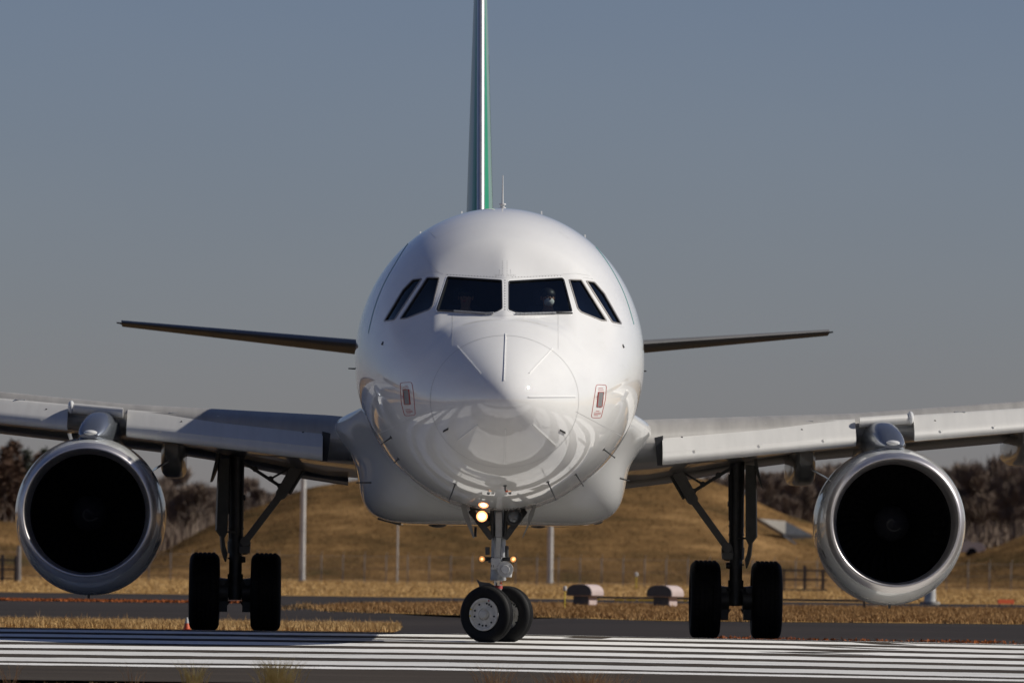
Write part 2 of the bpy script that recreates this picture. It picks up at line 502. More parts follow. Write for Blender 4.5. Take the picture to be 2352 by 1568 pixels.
def np_mesh(name, v, f, mat, parent=None):
    me = bpy.data.meshes.new(name)
    v = np.asarray(v, np.float32); f = np.asarray(f, np.int32)
    me.vertices.add(len(v)); me.vertices.foreach_set('co', v.ravel())
    k = f.shape[1]
    me.loops.add(f.size); me.loops.foreach_set('vertex_index', f.ravel())
    me.polygons.add(len(f))
    me.polygons.foreach_set('loop_start', np.arange(0, f.size, k, dtype=np.int32))
    me.update(calc_edges=True)
    me.materials.append(mat)
    o = bpy.data.objects.new(name, me)
    link(o, parent)
    return o

def spline(xs, ys):
    xs, ys = np.array(xs, float), np.array(ys, float)
    n = len(xs); h = np.diff(xs)
    A = np.zeros((n, n)); r = np.zeros(n)
    A[0, 0] = A[-1, -1] = 1
    for i in range(1, n - 1):
        A[i, i - 1], A[i, i], A[i, i + 1] = h[i - 1], 2 * (h[i - 1] + h[i]), h[i]
        r[i] = 6 * ((ys[i + 1] - ys[i]) / h[i] - (ys[i] - ys[i - 1]) / h[i - 1])
    m = np.linalg.solve(A, r)
    def f(x):
        x = np.clip(np.asarray(x, float), xs[0], xs[-1])
        i = np.clip(np.searchsorted(xs, x) - 1, 0, n - 2)
        a, b = xs[i + 1] - x, x - xs[i]
        return (m[i] * a**3 + m[i + 1] * b**3) / (6 * h[i]) + (ys[i] / h[i] - m[i] * h[i] / 6) * a + (ys[i + 1] / h[i] - m[i + 1] * h[i] / 6) * b
    return f

# ------------------------------------------------------------------ ground, runway, taxiway, terrain
CREST = 109.65
def gz(x, y):
    """runway surface: crowned along its centre line (45 m wide, seen across), falling gently to the right; a shallow ditch beyond on the left"""
    x = np.asarray(x, float); y = np.asarray(y, float)
    sp = np.where(x > -1, (np.clip(x + 1, 0, 45)), 0)
    sp = sp**2 / (sp + 2.0)
    k = np.clip((150 - y) / 17.0, 0, 1)
    a = np.sqrt((y - CREST)**2 + 1.2**2) - 1.2
    crown = 0.0535 - 0.0093 * a
    crown = np.maximum(crown, -0.32)
    left = np.interp(y, [132.4, 140, 153, 157, 161], [-0.155, -0.22, -0.225, -0.08, 0])
    right = np.interp(y, [132.4, 136, 149, 152], [-0.155, -0.13, -0.005, 0])
    m = np.clip((1.0 - x) / 2.5, 0, 1)
    far = left * m + right * (1 - m)
    return np.where(y > 132.4, far, crown) - 0.0085 * sp * k * k * (3 - 2 * k)

def sheet(name, xs, ys, dz, mat, parent=None):
    X, Y = np.meshgrid(xs, ys)
    Z = gz(X, Y) + dz
    nx, ny = len(xs), len(ys)
    v = np.stack([X, Y, Z], -1).reshape(-1, 3)
    i, j = np.meshgrid(np.arange(nx - 1), np.arange(ny - 1))
    a = (j * nx + i).ravel()
    f = np.stack([a, a + 1, a + nx + 1, a + nx], -1)
    return np_mesh(name, v, f, mat, parent)

XS = np.concatenate([[-2500, -900, -300, -120, -60, -30], np.arange(-15, 16, 1.0), [20, 30, 44, 60, 120, 300, 900, 2500]])
YS = np.concatenate([[-1500, -300, 0, 40, 60], np.arange(66, 164, 2.0), [170, 200, 250, 300, 420, 600, 1200, 4000]])
tag(sheet('ground', XS, YS, -0.05, M['dry_ground']), kind='structure')
rx = np.concatenate([[-300, -120, -60, -30], np.arange(-15, 16, 1.0), [20, 30, 44, 60, 120, 300]])
runway = tag(sheet('runway', rx, np.concatenate([np.arange(80.6, 132.2, 0.8), [132.39]]), 0.0, M['runway']), kind='structure')

def paint_strip(y0l, y1l, y0r, y1r, name='stripe', xa=-17.0, xb=13.0, mat=None):
    xs = np.concatenate([np.arange(xa, -9, 1.0), np.arange(-9, 9, 0.12), np.arange(9, xb + 0.01, 1.0)])
    wa = np.convolve(nrng.normal(0, 1, len(xs) + 8), np.ones(5) / 5, 'same')[4:-4] * 0.11
    wb = np.convolve(nrng.normal(0, 1, len(xs) + 8), np.ones(5) / 5, 'same')[4:-4] * 0.11
    v, f = [], []
    for i, x in enumerate(xs):
        a = y0l + wa[i]; b = y1l + wb[i]
        v += [(x, a, float(gz(x, a)) + 0.004), (x, b, float(gz(x, b)) + 0.004)]
        if i: f.append((2 * i - 2, 2 * i, 2 * i + 1, 2 * i - 1))
    return np_mesh(name, v, f, mat or M['paint'], runway)
for c_ in (107.9, 104.35, 100.85, 97.2, 93.75, 90.0, 111.4):
    paint_strip(c_ - 0.98, c_ + 0.98, 0, 0, mat=M['paint_old'] if c_ < 95 else M['paint'])
paint_strip(87.1, 88.0, 0, 0, 'edge_line')

def rubber_mark(pts):
    pts = [(x, 36220 / (19116 / y + 164.6)) for x, y in pts]
    v = [(x, y, float(gz(x, y)) + 0.008) for x, y in pts]
    o = MB().add(v, [tuple(range(len(v)))]).build('rubber_mark', M['runway'], runway)
    if o.data.polygons[0].normal.z < 0: o.data.flip_normals()
MARKS = [[(0.75, 110.9), (0.95, 113.7), (1.5, 113.8), (1.3, 110.7)], [(3.6, 98.3), (4.7, 100.4), (5.1, 100.4), (4.0, 98.0)],
         [(3.2, 97.6), (4.4, 96.6), (4.9, 96.6), (3.5, 98.1)], [(3.9, 106.1), (4.9, 103.9), (5.4, 103.8), (4.4, 106.1)], [(4.8, 114.0), (5.2, 110.4), (5.7, 110.4), (5.3, 114.0)],
         [(-3.6, 105.8), (-1.2, 104.2), (-0.9, 104.5), (-3.3, 106.1)], [(6.6, 98.0), (7.9, 96.6), (8.3, 96.8), (7.0, 98.5)]]

def flat_poly(name, pts, z, mat, parent=None):
    bm = bmesh.new()
    vs = [bm.verts.new((p[0], p[1], z)) for p in pts]
    fc = bm.faces.new(vs)
    if fc.normal.z < 0: fc.normal_flip()
    bmesh.ops.triangulate(bm, faces=bm.faces[:])
    me = bpy.data.meshes.new(name); bm.to_mesh(me); bm.free()
    me.materials.append(mat)
    return link(bpy.data.objects.new(name, me), parent)

def gp(u, v):
    p = G(u, v); return (p.x, p.y)
taxi = tag(sheet('taxiway', rx, np.array([132.40, 134, 136, 138, 140, 143, 146, 149, 152, 153, 155, 157, 159, 161, 175, 185, 210, 236.0]), -0.012, M['taxi']), kind='structure')
# grass between runway and taxiway, on the left, lying a little lower than the runway
tag(sheet('grass_strip', np.array([-200, -60, -30, -15, -8, -2.1]), np.array([142.0, 146, 150, 153.5]), -0.002, M['dry_ground']), kind='structure')
isl = [(-4.6, 176), (-3.9, 166), (-2, 160), (0.7, 155), (3, 149.5), (9.5, 152), (200, 152), (200, 205), (6, 205), (1.5, 204), (-1.5, 200), (-4, 188)]
tag(flat_poly('grass_island', isl, -0.006, M['dry_ground']), kind='structure')

# ridge of the banks behind the fence, measured along the photograph
RIDGE = [(-900, 1190), (-200, 1195), (0, 1195), (60, 1196), (150, 1215), (260, 1262), (330, 1278), (385, 1262), (440, 1228), (499, 1198), (561, 1172), (640, 1145), (710, 1116), (777, 1105),
         (900, 1085), (1100, 1075), (1400, 1080), (1540, 1088), (1607, 1093), (1674, 1115), (1736, 1150), (1806, 1183), (1860, 1197), (1900, 1225), (1960, 1280), (2090, 1296), (2195, 1286), (2288, 1255), (2345, 1231), (2500, 1180), (3200, 1150)]
RY = 462.0
rpts = [W(u, v, RY) for u, v in RIDGE]
rfx = np.array([p.x for p in rpts]); rfz = np.array([max(p.z, 0.15) for p in rpts])
def ridge(x):
    s = 0
    for o, wgt in ((-0.5, 1), (0, 2), (0.5, 1)):
        s = s + wgt * np.interp(np.asarray(x) + o, rfx, rfz)
    return s / 4
HX = np.concatenate([np.linspace(-260, -42, 50), np.arange(-41.5, 41.6, 0.5), np.linspace(42, 260, 50)])
HY = np.concatenate([np.linspace(424, 466, 64), np.linspace(468, 560, 24), [600, 700, 900]])
X, Y = np.meshgrid(HX, HY)
bump = np.zeros_like(X)
for k in range(40):
    a, b, ph = nrng.uniform(0.05, 0.9), nrng.uniform(0.05, 0.9), nrng.uniform(0, 6.28)
    bump += np.sin(a * X + b * Y + ph) / (4 + 14 * (a + b))
H = ridge(X)
t = np.clip((Y - 428) / (RY - 428), 0, 1)
prof = np.interp(t, [0, 0.04, 0.42, 0.56, 0.62, 0.97, 1.0], [0, 0.01, 0.50, 0.57, 0.60, 0.985, 1.0])
valley = 1.7
back = np.interp(Y, [RY, RY + 10, 520, 600, 900], [0, 0.35, 1, 1, 1])
far_h = np.interp(Y, [RY, 480, 560, 700, 900], [1.2, 1.8, 3.2, 5.0, 6.0])
Z = np.where(Y <= RY, H * prof, H * (1 - back) + far_h * back) + bump * 0.10 * np.clip(t * 3, 0, 1) - 0.05
v = np.stack([X, Y, Z], -1).reshape(-1, 3)
nx = len(HX)
i, j = np.meshgrid(np.arange(nx - 1), np.arange(len(HY) - 1))
a = (j * nx + i).ravel()
hill = np_mesh('hill', v, np.stack([a, a + 1, a + nx + 1, a + nx], -1), M['hill'])
for p in hill.data.polygons: p.use_smooth = True
tag(hill, kind='structure')
hbv = BVHTree.FromPolygons([Vector(p) for p in v], [tuple(q) for q in np.stack([a, a + 1, a + nx + 1, a + nx], -1).tolist()])
def terrain(x, y):
    hit = hbv.ray_cast(Vector((x, y, 80)), Vector((0, 0, -1)))
    return hit[0].z if hit[0] is not None else 0.0

# far wooded rise that closes the view behind the trees
def rise():
    xs = np.linspace(-400, 400, 120); ys = np.array([575, 590, 605, 640, 760])
    hh = np.interp(xs, [-400, -40, -18, -8, 8, 14, 22, 27, 36, 400], [4.0, 4.0, 3.6, 3.2, 3.2, 4.0, 5.0, 5.5, 7.0, 8.0])
    X, Y = np.meshgrid(xs, ys)
    k = np.array([-0.2, 0.7, 1.0, 1.0, -0.2])[:, None]
    Z = hh[None, :] * k + 1.0
    v = np.stack([X, Y, Z], -1).reshape(-1, 3)
    nx = len(xs); i, j = np.meshgrid(np.arange(nx - 1), np.arange(len(ys) - 1)); a = (j * nx + i).ravel()
    tag(np_mesh('wooded_hill', v, np.stack([a, a + 1, a + nx + 1, a + nx], -1), M['wood_floor']), kind='structure')
rise()

for m_ in MARKS: rubber_mark(m_)

# ------------------------------------------------------------------ grass as real blades
def blades(name, pts, h0, h1, wid, mat, lean=0.5, per=2):
    """pts: n x 3 roots; every root gives one bent blade of `per` triangles"""
    n = len(pts)
    h = nrng.uniform(h0, h1, n) * nrng.uniform(0.6, 1.0, n)
    th = nrng.uniform(0, 2 * np.pi, n); ld = nrng.uniform(0, 2 * np.pi, n)
    lm = nrng.uniform(0, lean, n) * h
    wv = np.stack([np.cos(th), np.sin(th), np.zeros(n)], -1) * (wid * nrng.uniform(0.6, 1.3, n) / 2)[:, None]
    lean_v = np.stack([np.cos(ld) * lm, np.sin(ld) * lm, np.zeros(n)], -1)
    up = np.stack([np.zeros(n), np.zeros(n), h], -1)
    mid = pts + up * 0.55 + lean_v * 0.3
    tip = pts + up + lean_v
    v = np.stack([pts - wv, pts + wv, mid - wv * 0.7, mid + wv * 0.7, tip], 1).reshape(-1, 3)
    b = (np.arange(n) * 5)[:, None]
    f = np.concatenate([b + np.array([[0, 1, 3]]), b + np.array([[0, 3, 2]]), b + np.array([[2, 3, 4]])])
    o = np_mesh(name, v, f, mat)
    return tag(o, kind='stuff')

def in_poly(px, py, poly):
    inside = np.zeros(len(px), bool)
    n = len(poly)
    for k in range(n):
        x1, y1 = poly[k][:2]; x2, y2 = poly[(k + 1) % n][:2]
        c = ((y1 > py) != (y2 > py)) & (px < (x2 - x1) * (py - y1) / (y2 - y1 + 1e-12) + x1)
        inside ^= c
    return inside

def scatter(poly, n, z=0.0, clump=0.0):
    xs = [p[0] for p in poly]; ys = [p[1] for p in poly]
    px = nrng.uniform(max(min(xs), -40), min(max(xs), 40), n); py = nrng.uniform(min(ys), max(ys), n)
    if clump:
        g = np.sin(px * 1.9 + 1.3 * np.sin(py * 1.1)) * np.sin(py * 0.9 + 1.7 * np.sin(px * 0.7)) + nrng.normal(0, 0.5, n)
        k = g > clump
        px, py = px[k], py[k]
    k = in_poly(px, py, poly)
    px, py = px[k], py[k]
    return np.stack([px, py, np.full(len(px), z)], -1)

pl = [(-13, 142.2), (-2.1, 142.2), (-2.05, 147), (-2.15, 153), (-13, 153)]
blades('dry_grass', scatter(pl, 70000, -0.225), 0.05, 0.17, 0.013, M['straw'], 0.7)
blades('tall_grass', scatter(pl, 2500, -0.225, 0.9), 0.15, 0.32, 0.012, M['straw'], 0.5)
pi_ = [(-4.4, 176), (-3.7, 166), (-2, 160.5), (0.7, 155.5), (3, 150), (9.5, 152.5), (15, 152.5), (15, 204), (6, 204), (1.5, 203), (-1.5, 199), (-3.8, 188)]
ragged = scatter([(-6, 150), (15, 147), (15, 210), (-6, 210)], 60000, -0.006)
rk = np.ones(len(ragged), bool)
cxy = np.array(isl + [isl[0]], float)
dmin = np.full(len(ragged), 9.0)
for a_, b_ in zip(cxy[:-1], cxy[1:]):
    ab = b_ - a_; tt_ = np.clip(((ragged[:, :2] - a_) @ ab) / (ab @ ab), 0, 1)
    dmin = np.minimum(dmin, np.linalg.norm(ragged[:, :2] - (a_ + tt_[:, None] * ab), axis=1))
wob = 0.9 + 0.8 * np.sin(ragged[:, 0] * 2.3) * np.sin(ragged[:, 0] * 0.9 + 1) + 0.5 * np.sin(ragged[:, 0] * 6.1)
blades('island_edge_grass', ragged[dmin < np.abs(wob) * nrng.uniform(0, 1, len(ragged))], 0.03, 0.12, 0.02, M['rust_grass'], 1.0)
blades('island_grass', scatter(pi_, 110000), 0.04, 0.12, 0.022, M['rust_grass'], 0.8)
blades('island_tall_grass', scatter(pi_, 6000, 0, 0.9), 0.12, 0.30, 0.02, M['rust_grass'], 0.7)
blades('field_grass', scatter([(-30, 236.5), (30, 236.5), (34, 425), (-34, 425)], 90000), 0.04, 0.12, 0.03, M['straw'], 0.8)
hp = np.stack([nrng.uniform(-34, 34, 60000), nrng.uniform(428, 466, 60000)], -1)
hz = np.array([terrain(x, y) for x, y in hp])
hroots = np.concatenate([hp, hz[:, None] - 0.02], 1)
blades('hill_grass', hroots[::2], 0.05, 0.18, 0.05, M['hill'], 0.9)
blades('orange_groundcover', scatter([(-14, 188), (-5.9, 190), (-5.9, 192.2), (-14, 192.2)], 9000), 0.02, 0.08, 0.05, M['orange_grass'], 1.0)
ov = scatter([(3.4, 133.0), (14, 133.0), (14, 137.5), (3.4, 134.5)], 7000, 0, 0.1)
ov[:, 2] = gz(ov[:, 0], ov[:, 1]) - 0.012
blades('orange_verge', ov, 0.01, 0.06, 0.03, M['orange_grass'], 1.2)

# foreground verge whose taller blades reach into the picture
def tuft(name, u, n, hgt, wd, mat, spread, label, Y=79.6):
    cx = W(u, 1580, Y).x
    zb_ = float(gz(cx, Y)) - 0.05
    hgt = hgt * 1.55; n = int(n * 1.5)
    a = nrng.uniform(0, 2 * np.pi, n); r = np.abs(nrng.normal(0, spread, n))
    pts = np.stack([cx + r * np.cos(a), Y + r * np.sin(a) * 0.6, np.full(n, zb_)], -1)
    th = np.arctan2(pts[:, 1] - Y, pts[:, 0] - cx)
    h = nrng.uniform(0.45, 1.0, n) * hgt
    out = np.stack([np.cos(th), np.sin(th) * 0.5, np.zeros(n)], -1) * (h * nrng.uniform(0.1, 0.75, n))[:, None]
    wv = np.stack([np.ones(n), np.zeros(n), np.zeros(n)], -1) * (wd / 2)
    up = np.stack([np.zeros(n), np.zeros(n), h], -1)
    mid = pts + up * 0.6 + out * 0.35; tip = pts + up * 0.98 + out
    v = np.stack([pts - wv, pts + wv, mid - wv * 0.75, mid + wv * 0.75, tip], 1).reshape(-1, 3)
    b = (np.arange(n) * 5)[:, None]
    f = np.concatenate([b + np.array([[0, 1, 3]]), b + np.array([[0, 3, 2]]), b + np.array([[2, 3, 4]])])
    return tag(np_mesh(name, v, f, mat), label, 'grass tuft', 'grass tufts along the near runway edge')
tuft('grass_tuft', 636, 170, 0.25, 0.006, M['olive_grass'], 0.10, 'fullest olive green grass tuft at the near runway edge')
tuft('grass_tuft', 446, 70, 0.23, 0.005, M['olive_grass'], 0.07, 'small sparse olive grass tuft left of the fullest tuft')
tuft('grass_tuft', 1135, 50, 0.22, 0.005, M['verge'], 0.16, 'thin straw coloured tuft below the nose wheels')
tuft('grass_tuft', 1345, 240, 0.19, 0.005, M['verge'], 0.28, 'wide low brown tuft right of the nose wheels at the bottom edge')
tuft('grass_tuft', 25, 8, 0.22, 0.005, M['verge'], 0.05, 'few lone grass stems in the bottom left corner')
tuft('grass_tuft', 305, 7, 0.21, 0.005, M['verge'], 0.06, 'single straw stem between the corner stems and the sparse tuft')
nv = np.stack([nrng.uniform(-6.5, 6.5, 9000), nrng.uniform(73, 80.2, 9000), np.zeros(9000)], -1)
nv[:, 2] = gz(nv[:, 0], nv[:, 1]) - 0.05
blades('near_verge_grass', nv, 0.02, 0.08, 0.008, M['verge'], 0.8)

# ------------------------------------------------------------------ trees
def tri_cloud(n, sampler, size, flat=0.5):
    v, f = [], []
    for k in range(n):
        p, d, s = sampler()
        d = Vector(d).normalized() if Vector(d).length > 1e-6 else Vector((0, 0, 1))
        a = d.orthogonal().normalized()
        a.rotate(Matrix.Rotation(rng.uniform(0, 6.28), 3, d))
        b = len(v)
        ln = size * s * rng.uniform(0.6, 1.3)
        v += [p - a * ln * flat * 0.5, p + a * ln * flat * 0.5, p + d * ln]
        f.append((b, b + 1, b + 2))
    return v, f

def bare_tree(h, spread, seed, mat_t, mat_b, n_twig):
    rng.seed(seed)
    trunk = MB()
    pts = [Vector((0, 0, -0.4))]
    for k in range(1, 6):
        pts.append(Vector((rng.uniform(-0.12, 0.12) * k * 0.4, rng.uniform(-0.12, 0.12) * k * 0.4, h * 0.82 * k / 5)))
    r0 = 0.016 * h
    for k in range(5):
        trunk.tube(pts[k], pts[k + 1], r0 * (1 - k / 5.6), r0 * (1 - (k + 1) / 5.6), 6, cap=False)
    tips = []
    for b in range(26):
        t = rng.uniform(0.22, 1.0)
        k = min(int(t * 5), 4)
        p = pts[k].lerp(pts[k + 1], t * 5 - k)
        az = rng.uniform(0, 6.28); L_ = spread * (1.15 - 0.6 * t) * rng.uniform(0.6, 1.1)
        q = p + Vector((math.cos(az) * L_ * 0.7, math.sin(az) * L_ * 0.7, L_ * rng.uniform(0.5, 1.1)))
        trunk.tube(p, q, r0 * 0.32 * (1.2 - t), r0 * 0.08, 4, cap=False)
        tips.append((p, q))
        for c in range(2):
            m = p.lerp(q, rng.uniform(0.4, 0.8))
            e = m + Vector((rng.uniform(-1, 1), rng.uniform(-1, 1), rng.uniform(0.4, 1.2))) * L_ * 0.32
            trunk.tube(m, e, r0 * 0.12, r0 * 0.05, 3, cap=False)
            tips.append((m, e))
    def smp():
        p, q = rng.choice(tips)
        t = rng.uniform(0.25, 1.05)
        return p.lerp(q, t) + Vector((rng.gauss(0, 0.16), rng.gauss(0, 0.16), rng.gauss(0, 0.16))) * spread * 0.5, \
            (q - p).normalized() + Vector((rng.uniform(-.6, .6), rng.uniform(-.6, .6), rng.uniform(0.1, 0.9))), 1.0
    v, f = tri_cloud(int(n_twig * 1.7), smp, 0.62, 0.11)
    root = empty('bare_tree')
    trunk.build('trunk', mat_t, root, fix=False)
    MB().add(v, f).build('crown', mat_b, root, fix=False)
    return root

def conifer(h, rad, seed, mat):
    rng.seed(seed)
    root = empty('conifer_tree')
    MB().tube((0, 0, -0.4), (0, 0, h * 0.97), 0.02 * h, 0.01, 7).build('trunk', M['bark'], root, fix=False)
    v, f = [], []
    z = h * 0.16
    lv = 0
    while z < h * 0.99:
        t = (z / h)
        rr = rad * (1 - t) ** 0.75 * rng.uniform(0.7, 1.12) + 0.06
        nb = 7 if t < 0.8 else 5
        for b in range(nb):
            if rng.random() < 0.12: continue
            az = 6.283 * b / nb + lv * 0.7 + rng.uniform(-.3, .3)
            rl = rr * rng.uniform(0.6, 1.15)
            d = Vector((math.cos(az), math.sin(az), rng.uniform(-0.25, 0.12)))
            for c in range(26):
                q = rng.uniform(0.15, 1.0)
                p = Vector((0, 0, z)) + d * rl * q + Vector((rng.gauss(0, .09), rng.gauss(0, .09), rng.gauss(0, .10))) * rad
                dd = d + Vector((rng.uniform(-.8, .8), rng.uniform(-.8, .8), rng.uniform(-.3, .8)))
                dd.normalize(); a = dd.orthogonal().normalized(); a.rotate(Matrix.Rotation(rng.uniform(0, 6.28), 3, dd))
                ln = rng.uniform(0.16, 0.36); b0 = len(v)
                v += [p - a * ln * 0.3, p + a * ln * 0.3, p + dd * ln]; f.append((b0, b0 + 1, b0 + 2))
        z += h * 0.042 * rng.uniform(0.8, 1.2); lv += 1
    MB().add(v, f).build('crown', mat, root, fix=False)
    return root

protos = [bare_tree(8.5, 2.4, 1, M['bark'], M['twig'], 3000), bare_tree(9.5, 2.0, 2, M['bark'], M['twig'], 3000),
          bare_tree(7.5, 2.8, 3, M['bark'], M['twig'], 3000), bare_tree(4.5, 2.1, 4, M['bark'], M['twig2'], 2600)]
pcon = [conifer(9.0, 1.9, 5, M['needle']), conifer(8.0, 1.6, 6, M['needle2'])]
used = set()
def place_tree(proto, u, y, top_v, yaw, label, cat, group, sc=None):
    x = W(u, 1100, y).x
    z = terrain(x, y) if abs(x) < 255 else 2.0
    top = W(u, top_v, y).z
    crown = max(c.data.vertices[0].co.z * 0 + max(vv.co.z for vv in c.data.vertices) for c in proto.children) if proto.name not in HT else HT[proto.name]
    HT[proto.name] = crown
    s = max(0.3, (top - z) / crown)
    o = proto if proto.name not in used else copy_tree(proto)
    used.add(proto.name)
    o.location = (x, y, z); o.rotation_euler = (0, 0, yaw); o.scale = (s * (sc or 1), s * (sc or 1), s)
    return tag(o, label, cat, group)
HT = {}
def top_line(u):
    return np.interp(u, [-150, 0, 30, 60, 100, 300, 400, 440, 490, 540, 560, 584, 622, 666, 720, 800, 1000, 1500, 1600, 1680, 1760, 1900, 2150, 2200, 2260, 2320, 2360, 2500],
                     [1020, 1062, 1060, 1072, 1090, 1090, 1064, 1082, 1099, 1092, 1082, 1098, 1114, 1120, 1128, 1130, 1130, 1105, 1085, 1066, 1060, 1050, 1052, 1040, 1042, 1018, 1010, 990])
WL = 'leafless brown tree in the dark wood behind the grassy bank'
rng.seed(99)
plan = []
u = -60
while u < 2440:
    if 760 < u < 1530:
        u = 1530
    for row, y in enumerate((500, 522, 545)):
        plan.append((u + rng.uniform(-14, 14), y + rng.uniform(-6, 6), row))
    u += 36
for (u, y, row) in plan:
    if u < 380: pr = protos[rng.choice((0, 1, 3))]
    elif u < 760: pr = protos[rng.choice((0, 2, 3, 2))]
    else: pr = protos[rng.choice((0, 1, 2, 2))]
    tv = float(top_line(u)) + rng.uniform(-6, 26) + (0 if row == 1 else 16)
    if u < 100: tv = max(tv, 1062 + rng.uniform(0, 30))
    place_tree(pr, u, y, tv, rng.uniform(0, 6.28), 'leafless brown tree in the dark woods behind the grassy banks', 'tree', 'bare trees in the woods behind the banks', rng.uniform(0.9, 1.5))
for (u, tv, k, lab) in ((-30, 1010, 0, 'tall dark conifer cut by the left picture edge'), (12, 1018, 1, 'rusty conifer just inside the left picture edge'), (30, 1004, 1, 'tallest rusty conifer left of the engine'),
                        (62, 1024, 0, 'middle dark conifer left of the engine'), (88, 1034, 1, 'smaller rusty conifer beside the left engine'), (104, 1022, 0, 'slim dark conifer nearest the left engine'), (150, 1040, 0, 'dark conifer behind the left engine')):
    place_tree(pcon[k], u, 485 + rng.uniform(-3, 3), tv, rng.uniform(0, 6.28), lab, 'tree', 'conifers beyond the left bank', 1.25)
# low scrub that fills the wood's foot
sc_u = nrng.uniform(-150, 2500, 26000)
sc_u = sc_u[(sc_u < 760) | (sc_u > 1560)]
sx, sy = [], []
sv = []
for uu in sc_u:
    y = nrng.uniform(476, 560); x = (uu - 1176) / FPX * y
    if 1840 < uu < 2420 and y < 508: continue
    sv.append((x, y, terrain(x, y) - 0.05))
blades('woodland_scrub', np.array(sv), 0.6, 2.8, 0.10, M['twig2'], 0.6)

# ------------------------------------------------------------------ fence, poles, rails, blocks, cars on the far side
FY = 372.0
def fence():
    r_ = empty('wire_fence', (0, FY, 0))
    tag(r_, 'thin wire fence on slim grey posts along the foot of the bank', 'fence')
    post = None
    for k in range(-28, 29):
        x = k * 1.04 + 0.3
        if post is None:
            mb = MB(); mb.tube((0, 0, -0.1), (0, 0, 1.35), 0.026, 0.026, 8); mb.tube((0, 0, 1.35), (0.05, -0.14, 1.5), 0.02, 0.016, 6)
            post = mb.build('post', M['fence'], r_); o = post
        else:
            o = post.copy(); COL.objects.link(o)
        o.location = (x, 0, 0)
    for z in (0.12, 0.7, 1.3):
        MB().tube((-30, 0, z), (30, 0, z), 0.008, 0.008, 5).build('wire', M['fence'], r_, fix=False)
    v, f = [], []
    for k in range(-300, 301):
        for sgn in (-1, 1):
            x = k * 0.1; b = len(v)
            v += [(x, 0.01, 0.12), (x + 0.004, 0.01, 0.12), (x + sgn * 1.18 + 0.004, 0.01, 1.3), (x + sgn * 1.18, 0.01, 1.3)]
            f.append((b, b + 1, b + 2, b + 3))
    m = MB().add(v, f).build('wire_mesh', M['fence'], r_, fix=False)
    m['kind'] = 'stuff'
fence()

def white_pole(u, foot_v, h, r, label):
    p = G(u, foot_v)
    r_ = empty('white_pole', (p.x, p.y, -0.05))
    tag(r_, label, 'pole', 'white poles before the bank')
    mb = MB(); mb.tube((0, 0, 0), (0, 0, h), r, r * 0.9, 18); mb.build('shaft', M['pole'], r_, 40)
    MB().tube((0, 0, 0), (0, 0, 0.12), r * 1.7, r * 1.7, 18).build('base', M['concrete'], r_, 40)
    mc = MB(); mc.tube((0, 0, h), (0, 0, h + 0.05), r * 1.1, r * 1.1, 18); mc.build('cap', M['pole'], r_, 40)
white_pole(694, 1334, 7.0, 0.14, 'tall white pole standing beside the left main gear brace')
white_pole(1263, 1340, 7.0, 0.15, 'tall white pole rising behind the belly right of the nose gear')
white_pole(912, 1338, 6.0, 0.04, 'slimmest pale pole left of the nose gear')
white_pole(2136, 1386, 0.75, 0.18, 'stubby white post under the right engine')

def rail_fence(name, u0, u1, vfoot, hs, posts, label, tall=None):
    Y = G((u0 + u1) / 2, vfoot).y
    x0, x1 = W(u0, vfoot, Y).x, W(u1, vfoot, Y).x
    r_ = empty(name, ((x0 + x1) / 2, Y, 0)); hw = (x1 - x0) / 2
    tag(r_, label, 'rail fence')
    for h in hs:
        MB().box((0, 0, h), (2 * hw, 0.05, 0.075)).build('rail', M['rail'], r_)
    for (u, h, wd) in posts:
        x = W(u, vfoot, Y).x - (x0 + x1) / 2
        MB().box((x, 0.06, h / 2 - 0.1), (wd, 0.09, h + 0.2)).build('post', M['rail'], r_)
    return r_, Y
gate, gy = rail_fence('rail_gate', -60, 38, 1334, (0.12, 0.52, 0.92), ((5, 1.15, 0.13), (-50, 1.15, 0.13), (36, 1.1, 0.14)), 'dark rail gate with thick pale post at the left edge')
MB().tube((0, 0, 0), (0, 0, 1.55), 0.1, 0.09, 12).add([], []).build('gate_post', M['fence'], gate).location = (W(43, 1334, gy).x - gate.location.x, -0.1, 0)
rail_fence('rail_fence', 1795, 1900, 1357, (0.06, 0.50, 0.90), ((1848, 1.12, 0.13), (1890, 0.95, 0.13), (1935, 0.95, 0.11), (1800, 0.95, 0.09)), 'dark three rail fence between the right gear and engine')

